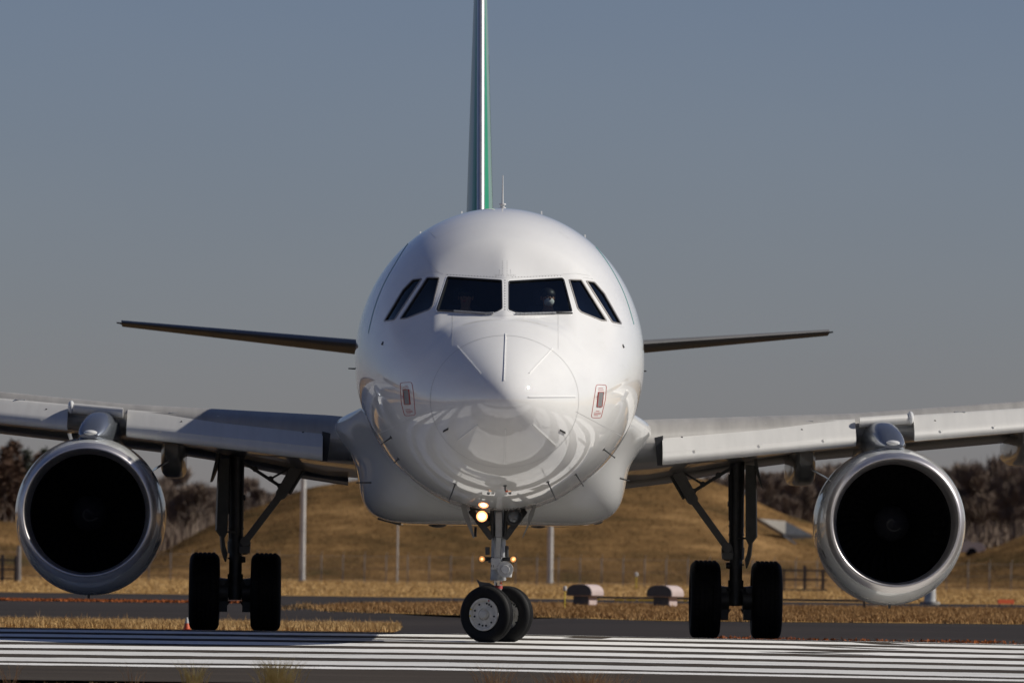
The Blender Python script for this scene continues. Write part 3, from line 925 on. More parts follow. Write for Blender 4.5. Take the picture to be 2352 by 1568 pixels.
def loaf_block(u, label):
    Y = 193.0
    x = W(u, 1390, Y).x
    r_ = empty('concrete_block', (x, Y, 0.0)); r_.rotation_euler = (0, 0, R(-33))
    tag(r_, label, 'block', 'loaf topped concrete blocks on the grass island')
    def arch(wd, z0, z1, rc):
        pts = [(-wd / 2, z0)]
        for k in range(9):
            a = math.pi - math.pi / 2 * k / 8
            pts.append((-wd / 2 + rc + math.cos(a) * rc, z1 - rc * 0.75 + math.sin(a) * rc * 0.75))
        for k in range(9):
            a = math.pi / 2 - math.pi / 2 * k / 8
            pts.append((wd / 2 - rc + math.cos(a) * rc, z1 - rc * 0.75 + math.sin(a) * rc * 0.75))
        pts.append((wd / 2, z0))
        return pts
    cp = arch(0.74, 0.27, 0.56, 0.27)
    MB().prism([(px, 0, pz) for px, pz in cp], (0, 0.60, 0)).build('cap', M['pinkish'], r_, 35, bevel=0.02)
    MB().box((0, 0.0, 0.11), (0.47, 0.40, 0.34)).build('stem', M['pinkish'], r_, bevel=0.02)
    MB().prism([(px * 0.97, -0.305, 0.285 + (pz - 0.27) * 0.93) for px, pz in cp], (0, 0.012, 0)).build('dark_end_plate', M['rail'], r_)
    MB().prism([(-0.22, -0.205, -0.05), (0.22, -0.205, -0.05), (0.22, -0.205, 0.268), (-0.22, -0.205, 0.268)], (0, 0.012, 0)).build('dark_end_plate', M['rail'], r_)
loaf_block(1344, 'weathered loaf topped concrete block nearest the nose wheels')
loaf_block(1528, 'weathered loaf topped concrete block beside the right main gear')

def guard_bar():
    Y = 194.2
    x0, x1 = W(1365, 1370, Y).x, W(1990, 1370, Y).x
    z = W(1430, 1372, Y).z
    r_ = empty('guard_bar', (x0, Y, 0))
    tag(r_, 'long low black and yellow bar running behind the concrete blocks', 'barrier')
    Ln = x1 - x0
    MB().box((Ln / 2, 0, z), (Ln, 0.06, 0.055)).build('bar', M['rail'], r_)
    for (a, b) in ((0.06, 0.14), (0.52, 0.75), (0.80, 1.05), (1.1, 1.5), (2.25, 2.34), (2.5, 2.6), (3.3, 3.6)):
        MB().box(((a + b) / 2, -0.01, z - 0.055), (b - a, 0.05, 0.04)).build('yellow_band', M['yellow'], r_)
    for a in (0.02, 1.9, 3.2, Ln - 0.05):
        MB().box((a, 0.05, z / 2 - 0.02), (0.06, 0.05, z)).build('leg', M['rail'], r_)
guard_bar()

def marker(u, vf, h, r, label, Yfix=None):
    p = G(u, vf)
    r_ = empty('edge_light', (p.x, p.y, -0.02))
    tag(r_, label, 'edge light', 'small lights on thin stakes')
    MB().tube((0, 0, 0), (0, 0, h), r * 0.3, r * 0.3, 8).build('stake', M['yellow'], r_)
    MB().lathe([(0, r * 0.4), (0.03, r), (r * 2.2, r), (r * 2.6, r * 0.8), (r * 2.9, 0.001)], (0, 0, h), (0, 0, 1), 14).build('lamp_head', M['pole'], r_, 40)
marker(1297, 1398, 0.44, 0.045, 'white headed light on a yellow stake left of the first concrete block')
marker(1461, 1352, 0.55, 0.07, 'distant white marker light between the two concrete blocks')
marker(1701, 1352, 1.35, 0.07, 'white topped marker light peeping over the right main gear tyre')

def cone_at(u, vf, h, label):
    p = W(u, vf, 141.0); r = h * 0.26
    r_ = empty('traffic_cone', (p.x, p.y, float(gz(p.x, p.y)) - 0.012))
    tag(r_, label, 'cone')
    MB().box((0, 0, 0.015), (r * 2.2, r * 2.2, 0.03)).build('base', M['orange'], r_)
    MB().tube((0, 0, 0.03), (0, 0, h * 0.55), r, r * 0.62, 16).build('body', M['orange'], r_, 40)
    MB().tube((0, 0, h * 0.551), (0, 0, h), r * 0.62, r * 0.25, 16).build('white_sleeve', M['pole'], r_, 40)
cone_at(429, 1446, 0.24, 'orange and white traffic cone beside the left main tyre')
def red_board():
    p = G(2310, 1391)
    r_ = empty('marker_board', (p.x, p.y, 0.0))
    tag(r_, 'small red orange marker board on the grass at the right edge', 'marker board')
    MB().box((0, 0, 0.13), (0.52, 0.05, 0.12), Matrix.Rotation(0.4, 3, 'Z')).build('panel', M['orange'], r_)
    for s in (-1, 1): MB().tube((s * 0.18, s * 0.08, -0.02), (s * 0.18, s * 0.08, 0.08), 0.02, 0.02, 8).build('leg', M['rail'], r_)
red_board()

def wing_wall():
    Y = 447.0
    P = lambda u, v, y=Y: W(u, v, y)
    r_ = empty('retaining_wall', P(1770, 1225)); o = r_.location
    tag(r_, 'pale concrete retaining wall stepping down the right end of the bank', 'retaining wall')
    MB().prism([P(1738, 1190) - o, P(1800, 1196, Y + 2.4) - o, P(1799, 1226, Y + 2.4) - o], (0.25, 0.15, 0)).build('concrete_face', M['concrete'], r_)
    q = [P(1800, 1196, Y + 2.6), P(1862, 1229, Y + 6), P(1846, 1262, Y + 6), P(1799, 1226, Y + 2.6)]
    MB().prism([p - o for p in q], (0.25, 0.1, 0)).build('painted_shade_face', M['rail'], r_)  # dark colour stands in for the shade on this part of the wall
    MB().prism([P(1735, 1190, Y - 0.2) - o, P(1800, 1226, Y - 0.2) - o, P(1850, 1262, Y + 4) - o, P(1850, 1266, Y + 4) - o, P(1800, 1231, Y - 0.2) - o, P(1735, 1194, Y - 0.2) - o], (0, 0.25, 0)).build('kerb', M['rail'], r_)
wing_wall()

def car(u, v_foot, Y, yaw, mat, label):
    p = W(u, v_foot, Y)
    r_ = empty('car', p); r_.rotation_euler = (0, 0, yaw)
    tag(r_, label, 'car', 'cars on the road behind the bank')
    prof = [(-2.1, 0.35), (-2.15, 0.7), (-1.95, 0.95), (-1.2, 1.02), (-0.65, 1.45), (0.9, 1.5), (1.7, 1.1), (2.05, 1.0), (2.1, 0.4)]
    secs = [[(x, y * sc, z * 1.0) for x, z in prof] for y, sc in ((-0.82, 1), (-0.6, 1), (0.6, 1), (0.82, 1))]
    MB().loft([[(x, y, z if abs(y) < 0.7 else 0.35 + (z - 0.35) * 0.93) for x, z in prof] for y in (-0.82, -0.7, 0.7, 0.82)]).build('body', mat, r_, 35)
    for s in (-1, 1):
        MB().prism([(-1.0, s * 0.83, 1.02), (-0.6, s * 0.83, 1.34), (0.85, s * 0.83, 1.38), (1.4, s * 0.83, 1.05)], (0, 0.02, 0)).build('side_window', M['car_glass'], r_)
        for x in (-1.3, 1.3):
            MB().tube((x, s * 0.62, 0.31), (x, s * 0.84, 0.31), 0.31, 0.31, 18).build('wheel', M['rubber'], r_, 40)
        MB().box((-2.13, s * 0.55, 0.72), (0.05, 0.3, 0.14)).build('headlight', M['lens'], r_)
    MB().prism([(-1.22, -0.62, 1.06), (-0.7, -0.55, 1.44), (-0.7, 0.55, 1.44), (-1.22, 0.62, 1.06)], (-0.03, 0, 0.03)).build('windscreen', M['car_glass'], r_)
    return r_
car(1880, 1276, 474, R(15), M['car'], 'white car half hidden by the left side of the right engine')
car(2182, 1280, 474, R(180), M['car2'], 'tan car emerging from the right side of the right engine')

# ------------------------------------------------------------------ the airliner
ZC = 3.82
air = empty('airliner', (X0, NOSE_Y, 0))
air.rotation_euler = (0, 0, YAW)
tag(air, 'white twin engine airliner facing the camera with a green tail fin', 'airliner')

S_ = [0, .05, .15, .3, .6, 1.0, 1.3, 1.6, 1.9, 2.2, 2.5, 3, 3.5, 4, 4.5, 5, 5.5, 6, 6.6, 7.4]
zt_f = spline(np.sqrt(S_), [-.65, -.49, -.365, -.235, -.04, .17, .32, .50, .73, .94, 1.13, 1.42, 1.645, 1.81, 1.93, 2.01, 2.053, 2.068, 2.07, 2.07])
zn_f = spline(np.sqrt([0, .05, .15, .3, .6, 1.0, 1.3, 1.6, 1.9, 2.2, 2.5, 3, 3.5, 4]), [-.65, -.49, -.365, -.235, -.04, .17, .30, .41, .50, .57, .625, .69, .73, .75])
zb_f = spline(np.sqrt([0, .05, .15, .3, .6, 1.0, 1.5, 2, 3, 4, 5, 6, 6.6, 7.4]), [-.65, -.812, -.942, -1.078, -1.285, -1.488, -1.655, -1.775, -1.91, -2.0, -2.05, -2.068, -2.07, -2.07])
hw_f = spline(np.sqrt([0, .05, .15, .3, .6, 1.0, 1.5, 2, 3, 4, 5, 6, 6.6, 7.4]), [0, .185, .328, .475, .705, .932, 1.16, 1.355, 1.64, 1.825, 1.93, 1.968, 1.975, 1.975])
zm_f = spline(np.sqrt([0, .3, 1, 2, 3, 4, 5, 6, 7.4]), [-.65, -.655, -.64, -.48, -.30, -.14, -.04, 0, 0])
NS = 7.4

def smin(a, b, k):
    h = np.clip(0.5 + 0.5 * (b - a) / k, 0, 1)
    return b * (1 - h) + a * h - k * h * (1 - h)
def smax(a, b, k): return -smin(-a, -b, k)

PN = (0.27, 0.54, 0.80); PS0, PZ0 = 1.74, 0.50
def nose_section(s, phi):
    """radius from (0, s, zm) along phi (0 = up)"""
    q = math.sqrt(s)
    zm, hw, zt, zb, zn = float(zm_f(q)), float(hw_f(q)), float(zt_f(q)), float(zb_f(q)), float(zn_f(min(q, 2.0)))
    sn, cs = np.sin(phi), np.cos(phi)
    up = cs > 0
    def ell(h): return 1 / np.sqrt((sn / hw)**2 + (cs / h)**2)
    r_low = ell(zm - zb)
    r_top = ell(zt - zm)
    if s < 1.0 or s > 4.0:
        return zm, np.where(up, r_top, r_low)
    pw = float(np.interp(s, [1.3, 1.75, 2.5, 3.2], [2.1, 2.3, 2.3, 2.2]))
    r_nose = (np.abs(sn / hw)**pw + np.abs(cs / max(zn - zm, 0.05))**pw)**(-1 / pw)
    den = PN[0] * (np.sqrt(sn * sn + 0.045**2) - 0.02) + PN[2] * cs
    num = PN[1] * (s - PS0) - PN[2] * (zm - PZ0)
    r_pl = np.where(den > 0.02, num / np.maximum(den, 0.02), 9.0)
    r_pl = np.clip(r_pl, 0.0, 9.0)
    r_c = smin(r_top, r_pl, 0.035)
    # fade the smoothing loss away from the panes
    r_c = smax(r_nose, r_c, 0.03)
    # cheek below and outboard of each windshield corner
    d2 = 0.66 * np.sqrt(sn * sn + 1e-6) + 0.62 * cs
    r_ch = np.where(d2 > 0.05, (0.898 + 0.42 * (s - 2.15) - 0.62 * zm) / np.maximum(d2, 0.05), 9.0)
    r_c = smin(r_c, np.clip(r_ch, 0.0, 9.0), 0.045)
    bl = np.clip((s - 1.38) / 0.30, 0, 1) * np.clip((3.35 - s) / 0.75, 0, 1)
    bl = bl * bl * (3 - 2 * bl)
    return zm, np.where(up, r_top * (1 - bl) + r_c * bl, r_low)

NPHI = 384
PHI = np.linspace(0, 2 * np.pi, NPHI, endpoint=False)
st = np.concatenate([(np.arange(1, 41) / 40.0)**2 * 1.06, np.arange(1.08, 4.0, 0.02), np.arange(4.0, NS, 0.1), [NS]])
rows = []
for s in st:
    zm, r = nose_section(s, PHI)
    rows.append(np.stack([r * np.sin(PHI), np.full(NPHI, s), ZC + zm + r * np.cos(PHI)], -1))
for s, zt, zb, hw in ((9, 2.07, -2.07, 1.975), (12, 2.07, -2.07, 1.975), (16, 2.07, -2.07, 1.975), (20, 2.07, -2.07, 1.975), (23, 2.07, -2.05, 1.975), (25, 2.07, -1.85, 1.97), (27, 2.06, -1.45, 1.90),
                      (29, 2.03, -0.95, 1.75), (31, 1.97, -0.42, 1.5), (33, 1.86, 0.10, 1.15), (35, 1.68, 0.58, .75), (36.6, 1.5, 0.9, .38), (37.5, 1.36, 1.06, .14)):
    zm = (zt + zb) / 2; sn, cs = np.sin(PHI), np.cos(PHI)
    zmm = 0 if s < 23 else zm
    h = np.where(cs > 0, zt - zmm, zmm - zb)
    r = 1 / np.sqrt((sn / hw)**2 + (cs / h)**2)
    rows.append(np.stack([r * sn, np.full(NPHI, s), ZC + zmm + r * cs], -1))
grid = np.stack(rows)                      # nst x NPHI x 3
nst = len(grid)
# smooth analytic normals from the grid
tip = np.array([0, 0, ZC - 0.65])
gn = np.zeros_like(grid)
ds_ = np.gradient(grid, axis=0)
dp_ = (np.roll(grid, -1, 1) - np.roll(grid, 1, 1))
gn = np.cross(ds_, dp_)
gn /= np.linalg.norm(gn, axis=2, keepdims=True) + 1e-12
ctr = grid.mean(1, keepdims=True)
if ((grid - ctr) * gn).sum(2)[60].mean() < 0: gn = -gn
V = np.concatenate([[tip], grid.reshape(-1, 3)])
VN = np.concatenate([[[0, -1, 0]], gn.reshape(-1, 3)])
def vid(i, k): return 1 + i * NPHI + (k % NPHI)
kk = np.arange(NPHI)
tris = np.stack([np.zeros(NPHI, int), 1 + kk, 1 + (kk + 1) % NPHI], -1)
quads = np.concatenate([np.stack([1 + i * NPHI + kk, 1 + (i + 1) * NPHI + kk, 1 + (i + 1) * NPHI + (kk + 1) % NPHI, 1 + i * NPHI + (kk + 1) % NPHI], -1) for i in range(nst - 1)])
quads = quads[:, ::-1]
tris = tris[:, ::-1]
VV = [Vector(p) for p in V]
lim = 1 + (np.searchsorted(st, 7.3)) * NPHI
nq = quads[(quads < lim).all(1)]
bvh = BVHTree.FromPolygons(VV[:lim], [tuple(q) for q in nq.tolist()] + [tuple(q) for q in tris.tolist()])

def on_skin(u, v, off=0.0):
    h = bvh.ray_cast(CAM_L, ray_l(u, v))
    if h[0] is None: return None
    n = h[1]
    if n.dot(ray_l(u, v)) > 0: n = -n
    return h[0] + n * off

WIN = {  # outlines measured on the photograph
 'wl': ('windshield', [(1028.5, 636.0), (1152.3, 644.2), (1153.2, 708.5), (1142, 714.7), (1129, 718.5), (1003.3, 712.3)]),
 'wr': ('windshield', [(1168.6, 646.5), (1291, 639.0), (1295, 643), (1313.7, 715.3), (1190.9, 719.6), (1168.6, 711)]),
 'al': ('side_window', [(981, 637.6), (1009, 638.0), (993.5, 702), (986.4, 710.6), (934, 730.8), (919, 732.6)]),
 'bl': ('side_window', [(948, 642.4), (968.8, 640), (905.5, 734.4), (881.8, 738), (925, 666)]),
 'ar': ('side_window', [(1307.5, 642.6), (1335, 642.8), (1393.6, 737.2), (1382.1, 736), (1334.2, 716.6), (1326.6, 708)]),
 'br': ('side_window', [(1346.5, 645.2), (1365.2, 648.2), (1387.5, 673.6), (1427.5, 744.2), (1406.2, 739.6)]),
}
def dens(poly, step=2.0, rc=3.0):
    """rounded-corner dense outline"""
    n = len(poly); out = []
    P = [Vector((p[0], p[1])) for p in poly]
    for k in range(n):
        a, b, c = P[k - 1], P[k], P[(k + 1) % n]
        ra = min(rc, (a - b).length * 0.4); rb = min(rc, (c - b).length * 0.4)
        p0 = b + (a - b).normalized() * ra; p2 = b + (c - b).normalized() * rb
        for t in (0, .25, .5, .75, 1.0):
            out.append(p0 * (1 - t)**2 + b * 2 * t * (1 - t) + p2 * t * t)
        nxt = P[(k + 1) % n]; d = P[(k + 2) % n]
        e = nxt + (b - nxt).normalized() * min(rc, (b - nxt).length * 0.4)
        m = max(1, int((e - p2).length / step))
        for j in range(1, m):
            out.append(p2.lerp(e, j / m))
    return out
def offset_poly(pts, d):
    n = len(pts); out = []
    area = sum(pts[k - 1].x * pts[k].y - pts[k].x * pts[k - 1].y for k in range(n))
    sg = 1 if area > 0 else -1
    for k in range(n):
        t = (pts[(k + 1) % n] - pts[k - 1]).normalized()
        nn = Vector((t.y, -t.x)) * sg
        out.append(pts[k] + nn * d)
    return out
# which skin faces lie in window openings
UV = np.array([project(A_MAT @ p) for p in VV[:lim]])
def face_in(qs, poly):
    c = UV[qs].mean(1)
    return in_poly(c[:, 0], c[:, 1], poly)
front = np.ones(len(quads), bool)
kill = np.zeros(len(quads), bool)
small = (quads < lim).all(1) & (V[quads].mean(1)[:, 1] > 1.2) & (V[quads].mean(1)[:, 1] < 4.6) & (V[quads].mean(1)[:, 2] > ZC - 0.2)
idx = np.where(small)[0]
DENSE = {k: dens(p[1]) for k, p in WIN.items()}
for k, pts in DENSE.items():
    m = face_in(quads[idx], [(p.x, p.y) for p in offset_poly(pts, 0.3)])
    kill[idx[m]] = True
def skin_mesh(name, qsel, tsel, mat, parent):
    used_v = np.unique(np.concatenate([qsel.ravel(), tsel.ravel()]).astype(int))
    mp = -np.ones(len(V), int); mp[used_v] = np.arange(len(used_v))
    me = bpy.data.meshes.new(name)
    faces = mp[qsel].tolist() + (mp[tsel].tolist() if len(tsel) else [])
    me.from_pydata(V[used_v].tolist(), [], faces)
    for p in me.polygons: p.use_smooth = True
    me.materials.append(mat)
    me.normals_split_custom_set_from_vertices(VN[used_v].tolist())
    return link(bpy.data.objects.new(name, me), parent)
ir = int(np.argmin(np.abs(st - 1.06)))
is_rad = (quads.max(1) < 1 + (ir + 1) * NPHI)
skin_mesh('radome', quads[is_rad], tris, M['white'], air)
fus = skin_mesh('fuselage', quads[~is_rad & ~kill], np.zeros((0, 3), int), M['white'], air)

def band(name, pts_px, w_px, off, mat, parent, closed=True, depth=0.0):
    """raised strip along a pixel path laid on the skin"""
    P = [Vector(p) for p in pts_px]; n = len(P)
    L_, R_ = [], []
    for k in range(n):
        if closed: t = P[(k + 1) % n] - P[k - 1]
        else: t = P[min(k + 1, n - 1)] - P[max(k - 1, 0)]
        t.normalize(); nn = Vector((t.y, -t.x))
        L_.append(P[k] + nn * w_px / 2); R_.append(P[k] - nn * w_px / 2)
    mb = MB()
    secs = []
    for a, b in zip(L_, R_):
        a1, b1, a0, b0 = on_skin(a.x, a.y, off), on_skin(b.x, b.y, off), on_skin(a.x, a.y, -0.01 - depth), on_skin(b.x, b.y, -0.01 - depth)
        if None in (a1, b1, a0, b0): continue
        secs.append([a0, a1, b1, b0])
    if closed: secs.append(secs[0])
    mb.loft(secs, closed=True, caps=not closed)
    return mb.build(name, mat, parent, 40)

def line_px(a, b, n=16):
    a, b = Vector(a), Vector(b)
    return [a.lerp(b, k / n) for k in range(n + 1)]

def glass_pane(name, pts, depth, mat, parent):
    xs = [p.x for p in pts]; ys = [p.y for p in pts]
    extra = []
    gx = np.arange(min(xs) + 3, max(xs), 9); gy = np.arange(min(ys) + 3, max(ys), 9)
    X, Y = np.meshgrid(gx, gy); X, Y = X.ravel(), Y.ravel()
    m = in_poly(X, Y, [(p.x, p.y) for p in offset_poly(pts, -2.5)])
    pp = [Vector((p.x, p.y)) for p in pts] + [Vector((a, b)) for a, b in zip(X[m], Y[m])]
    n = len(pts)
    r = delaunay_2d_cdt(pp, [(k, (k + 1) % n) for k in range(n)], [], 1, 1e-4)
    v = [on_skin(p.x, p.y, -depth) for p in r[0]]
    o = MB().add(v, r[2]).build(name, mat, parent, 60)
    return o
for k, (nm, _) in WIN.items():
    pts = DENSE[k]
    fr_in = offset_poly(pts, -0.7)
    pane = glass_pane(nm, offset_poly(pts, 0.3), 0.012, M['glass'], air)
    if nm == 'windshield':
        band('window_frame', pts, 2.6, 0.005, M['gasket'], pane, depth=0.03)
        band('outer_rim', offset_poly(pts, 2.4), 2.2, 0.0035, M['strip'], pane)
    else:
        band('window_frame', pts, 2.2, 0.006, M['win_frame'], pane, depth=0.03)
        band('gasket', offset_poly(pts, -1.2), 1.4, 0.003, M['gasket'], pane, depth=0.03)

# panel joints, door outlines, rivets, lightning strips, placards
def skin_ring(s_of_phi, name, wd, off, mat, phis):
    pass
mb = MB()
def ring_joint(i, half, mat, name):
    v, f = [], []
    a0 = grid[i] + gn[i] * 0.0016; tn = (grid[i + 1] - grid[i]); tn /= np.linalg.norm(tn, axis=1, keepdims=True)
    for k in range(NPHI):
        v += [tuple(a0[k] - tn[k] * half), tuple(a0[k] + tn[k] * half)]
    for k in range(NPHI):
        j = (k + 1) % NPHI
        f.append((2 * k, 2 * k + 1, 2 * j + 1, 2 * j))
    return MB().add(v, f).build(name, mat, air, 60)
ring_joint(ir, 0.007, M['line'], 'radome_joint')
i5 = int(np.argmin(np.abs(st - 3.45)))
PJ = MB()
def seam(pts, wd=0.006, off=0.0016):
    q = [on_skin(p[0], p[1], off) for p in pts]
    q = [p for p in q if p is not None]
    for a, b in zip(q[:-1], q[1:]):
        if (b - a).length < 1e-4: continue
        n = (a - Vector((0, a.y + 0.4, ZC - 0.2))).normalized()
        t = (b - a).normalized(); c = t.cross(n).normalized() * wd / 2
        PJ.add([a - c, a + c, b + c, b - c], [(0, 1, 2, 3)])
def poly_px(pts, step=6.0):
    out = []
    for a, b in zip(pts[:-1], pts[1:]):
        a, b = Vector(a), Vector(b); m = max(1, int((b - a).length / step))
        out += [a.lerp(b, k / m) for k in range(m)]
    out.append(Vector(pts[-1]))
    return out
zz = lambda x, y: ((1350 + x / 1.7422) / 1.7415, (750 + y / 1.7422) / 1.7415)     # from an enlarged crop
seam(poly_px([zz(625, 285), zz(690, 352), zz(815, 290)]))
seam(poly_px([zz(1540, 305), zz(1620, 362)]))
seam(poly_px([zz(800, 880), zz(800, 1105)]), 0.005)
seam(poly_px([zz(1538, 880), zz(1538, 1125)]), 0.005)
seam(poly_px([zz(740, 605), zz(690, 585), zz(590, 600)]), 0.005)
seam(poly_px([zz(1570, 605), zz(1660, 598), zz(1760, 615)]), 0.005)
seam(poly_px([zz(700, 590), zz(600, 480)]), 0.005)
seam(poly_px([zz(755, 604), zz(1000, 622), zz(1166, 630), zz(1330, 622), zz(1570, 605)]), 0.004)
seam(poly_px([zz(530, 1000 + 600), zz(340, 1690), zz(265, 1720)]), 0.006)
seam(poly_px([zz(1660, 1560), zz(1990, 1735)]), 0.006)
seam(poly_px([zz(690, 876), zz(900, 890), zz(1166, 892), zz(1640, 884)]), 0.005)
PJ.build('panel_joint', M['line'], air, fix=False)['kind'] = 'stuff'
for pts in ([(952, 545), (935, 562), (905, 610), (878, 660), (858, 715), (846, 765)], [(1352, 549), (1375, 575), (1400, 610), (1425, 655), (1443, 700), (1456, 745)]):
    f_ = spline(range(len(pts)), [p[0] for p in pts]); g_ = spline(range(len(pts)), [p[1] for p in pts])
    q = [(float(f_(t)), float(g_(t))) for t in np.linspace(0, len(pts) - 1, 50)]
    band('door_seam', q, 1.5, 0.002, M['door_line'], air, closed=False)

RV = MB()
def rivet(u, v, r=0.006):
    p = on_skin(u, v, 0.002)
    if p is None: return
    q = on_skin(u + 0.5, v, 0.002); w_ = on_skin(u, v + 0.5, 0.002)
    if q is None or w_ is None: return
    n = (q - p).cross(w_ - p).normalized()
    a = n.orthogonal().normalized(); b = n.cross(a)
    RV.add([p + (a * math.cos(t) + b * math.sin(t)) * r for t in [k * math.pi / 3 for k in range(6)]], [(0, 1, 2, 3, 4, 5)])
for k in range(12): rivet(*zz(1167, 648 + k * 18.3), 0.010)
for k in range(17): rivet(*zz(768 + k * 21, 607 + k * 1.0), 0.0065)
for k in range(17): rivet(*zz(1555 - k * 21, 615 + k * 0.6), 0.0065)
for k in range(9):
    rivet(*zz(1150, 515 + k * 11), 0.005); rivet(*zz(1182, 515 + k * 11), 0.005)
for k in range(6): rivet(*zz(1100 + k * 11, 608), 0.005); rivet(*zz(1182 + k * 11, 608), 0.005)
for k in range(6): rivet(*zz(1100 + k * 11, 616), 0.005); rivet(*zz(1182 + k * 11, 616), 0.005)
for k in range(4): rivet(*zz(1128, 574 + k * 8), 0.005); rivet(*zz(1205, 574 + k * 8), 0.005)
for k in range(9): rivet(*zz(305 + k * 10, 958 - k * 2), 0.005); rivet(*zz(1920 + k * 9, 958 + k * 2), 0.005)
for k in range(8): rivet(*zz(540 + k * 9, 622 - k), 0.005); rivet(*zz(1715 + k * 9, 627 + k * 1.5), 0.005)
for k in range(16): rivet(*zz(412 + k * 11, 905 - k * 17), 0.005); rivet(*zz(1722 + k * 11, 690 + k * 16), 0.005)
RV.build('rivet', M['rivet'], air, fix=False)['kind'] = 'stuff'

for a, b in ((zz(832, 1105), zz(997, 1296)), (zz(1171, 1018), zz(1160, 1345)), (zz(1500, 1118), zz(1335, 1294)), (zz(1660, 1457), zz(1328, 1458)),
             (zz(1360, 1650), zz(1520, 1797)), (zz(980, 1650), zz(840, 1760)), (zz(1170, 1680), zz(1163, 1920))):
    band('lightning_strip', line_px(a, b, 24), 1.7, 0.010, M['strip'], air, closed=False)

def dark_plate(pts, off, mat, name, parent=air, th=0.01):
    q1 = [on_skin(p[0], p[1], off) for p in pts]; q0 = [on_skin(p[0], p[1], -0.01) for p in pts]
    n = len(pts)
    mb = MB().add(q1 + q0, [tuple(range(n))] + [(k, (k + 1) % n, n + (k + 1) % n, n + k) for k in range(n)])
    return mb.build(name, mat, parent)
for c in (zz(756, 1687), zz(1568, 1697)):
    s = 1 if c[0] > 1160 else -1
    dark_plate([(c[0] - 5.5, c[1] - 3.0 * s - 2), (c[0] + 5.5, c[1] + 3 * s - 2), (c[0] + 5.5, c[1] + 3 * s + 2.5), (c[0] - 5.5, c[1] - 3 * s + 2.5)], 0.012, M['black'], 'ice_sensor')
def placard(outer, inner, notes):
    o = band('warning_placard', dens([zz(*p) for p in outer], 2.0, 5.0), 1.1, 0.0025, M['red'], air)
    pl_ = dark_plate([zz(*p) for p in inner], 0.010, M['plate'], 'static_port', o)
    band('port_outline', dens([zz(*p) for p in inner], 2.0, 1.0), 1.3, 0.0115, M['red'], o)
    for (x0, y0, x1, y1) in notes:
        band('lettering', line_px(zz(x0, y0), zz(x1, y1), 6), 1.1, 0.002, M['red'], o, closed=False)
placard([(437, 1360), (518, 1355), (530, 1430), (543, 1585), (468, 1590), (445, 1500)], [(460, 1406), (498, 1406), (508, 1510), (470, 1510)],
        [(458, 1390, 496, 1390), (470, 1380, 490, 1380), (476, 1545, 508, 1544), (476, 1555, 522, 1554), (478, 1564, 524, 1562), (482, 1573, 510, 1572), (450, 1452, 458, 1452), (450, 1462, 458, 1462)])
placard([(1803, 1372), (1874, 1375), (1868, 1470), (1836, 1604), (1768, 1602), (1788, 1470)], [(1816, 1424), (1851, 1424), (1840, 1526), (1806, 1524)],
        [(1818, 1396, 1850, 1397), (1816, 1408, 1854, 1410), (1800, 1556, 1825, 1557), (1788, 1567, 1836, 1568), (1786, 1577, 1834, 1578), (1786, 1586, 1815, 1587), (1800, 1458, 1806, 1458), (1800, 1470, 1806, 1470)])

# pitot and angle of attack probes
def probe(u, v, du, dv, ln, head=True):
    p = on_skin(u, v, 0.0)
    if p is None: return
    q = on_skin(u + 1, v); w_ = on_skin(u, v + 1)
    n = (q - p).cross(w_ - p).normalized()
    if n.dot(CAM_L - p) < 0: n = -n
    e = p + (L(u + du, v + dv, p.y) - L(u, v, p.y)).normalized() * ln * 0.6 + n * ln * 0.7
    mb = MB(); mb.tube(p - n * 0.02, e, 0.011, 0.008, 8)
    mb.tube(p - n * 0.02, p + n * 0.008, 0.03, 0.026, 10)
    if head:
        mb.tube(e + Vector((0, 0.03, 0)), e - Vector((0, 0.11, 0)), 0.012, 0.006, 8)
    mb.build('pitot_probe', M['gear_dark'], air, 40)
z2 = lambda x, y: ((1350 + x / 1.7422) / 1.7415, (1450 + y / 1.7422) / 1.7415)
for (a, b, du, dv, ln) in ((375, 520, -5, 4, 0.12), (1855, 602, 5, 4, 0.14), (1662, 775, 3, 6, 0.14), (820, 845, -2, 7, 0.18), (1465, 830, 4, 8, 0.20), (425, 668, -4, 5, 0.06), (1168, 855, 0, 3, 0.05)):
    probe(*z2(a, b), du, dv, ln)
for (a, b) in ((315, 1085), (1990, 1105)):
    probe(*zz(a, b), 0, 1, 0.03, False)
# side probes that stick out past the outline
for (u0, v0, u1, v1) in ((813, 846.5, 800, 846), (1481, 852, 1485, 852), (840, 1108, 818, 1108), (1432, 1100, 1446, 1104)):
    a = L(u0, v0, 7.0); b = L(u1, v1, 7.0)
    d = (b - a)
    MB().tube(a - d * 0.6, b, 0.012, 0.008, 8).build('angle_vane', M['gear_dark'], air, 40)

# wipers
def wiper(pts, arm):
    q = [on_skin(p[0], p[1], 0.010) for p in poly_px(pts, 8)]
    mb = MB()
    for a, b in zip(q[:-1], q[1:]): mb.tube(a, b, 0.010, 0.010, 6)
    o = mb.build('wiper', M['gear_dark'], air, 40)
    q = [on_skin(p[0], p[1], 0.018) for p in poly_px(arm, 8)]
    mb = MB()
    for a, b in zip(q[:-1], q[1:]): mb.tube(a, b, 0.014, 0.012, 6)
    mb.build('wiper_arm', M['gear_grey'], o, 40)
wiper([zz(700, 862), zz(930, 874), zz(1035, 881)], [zz(815, 868), zz(1035, 884), zz(1090, 880)])
wiper([zz(1298, 884), zz(1400, 880), zz(1635, 878)], [zz(1240, 884), zz(1300, 886), zz(1520, 880)])

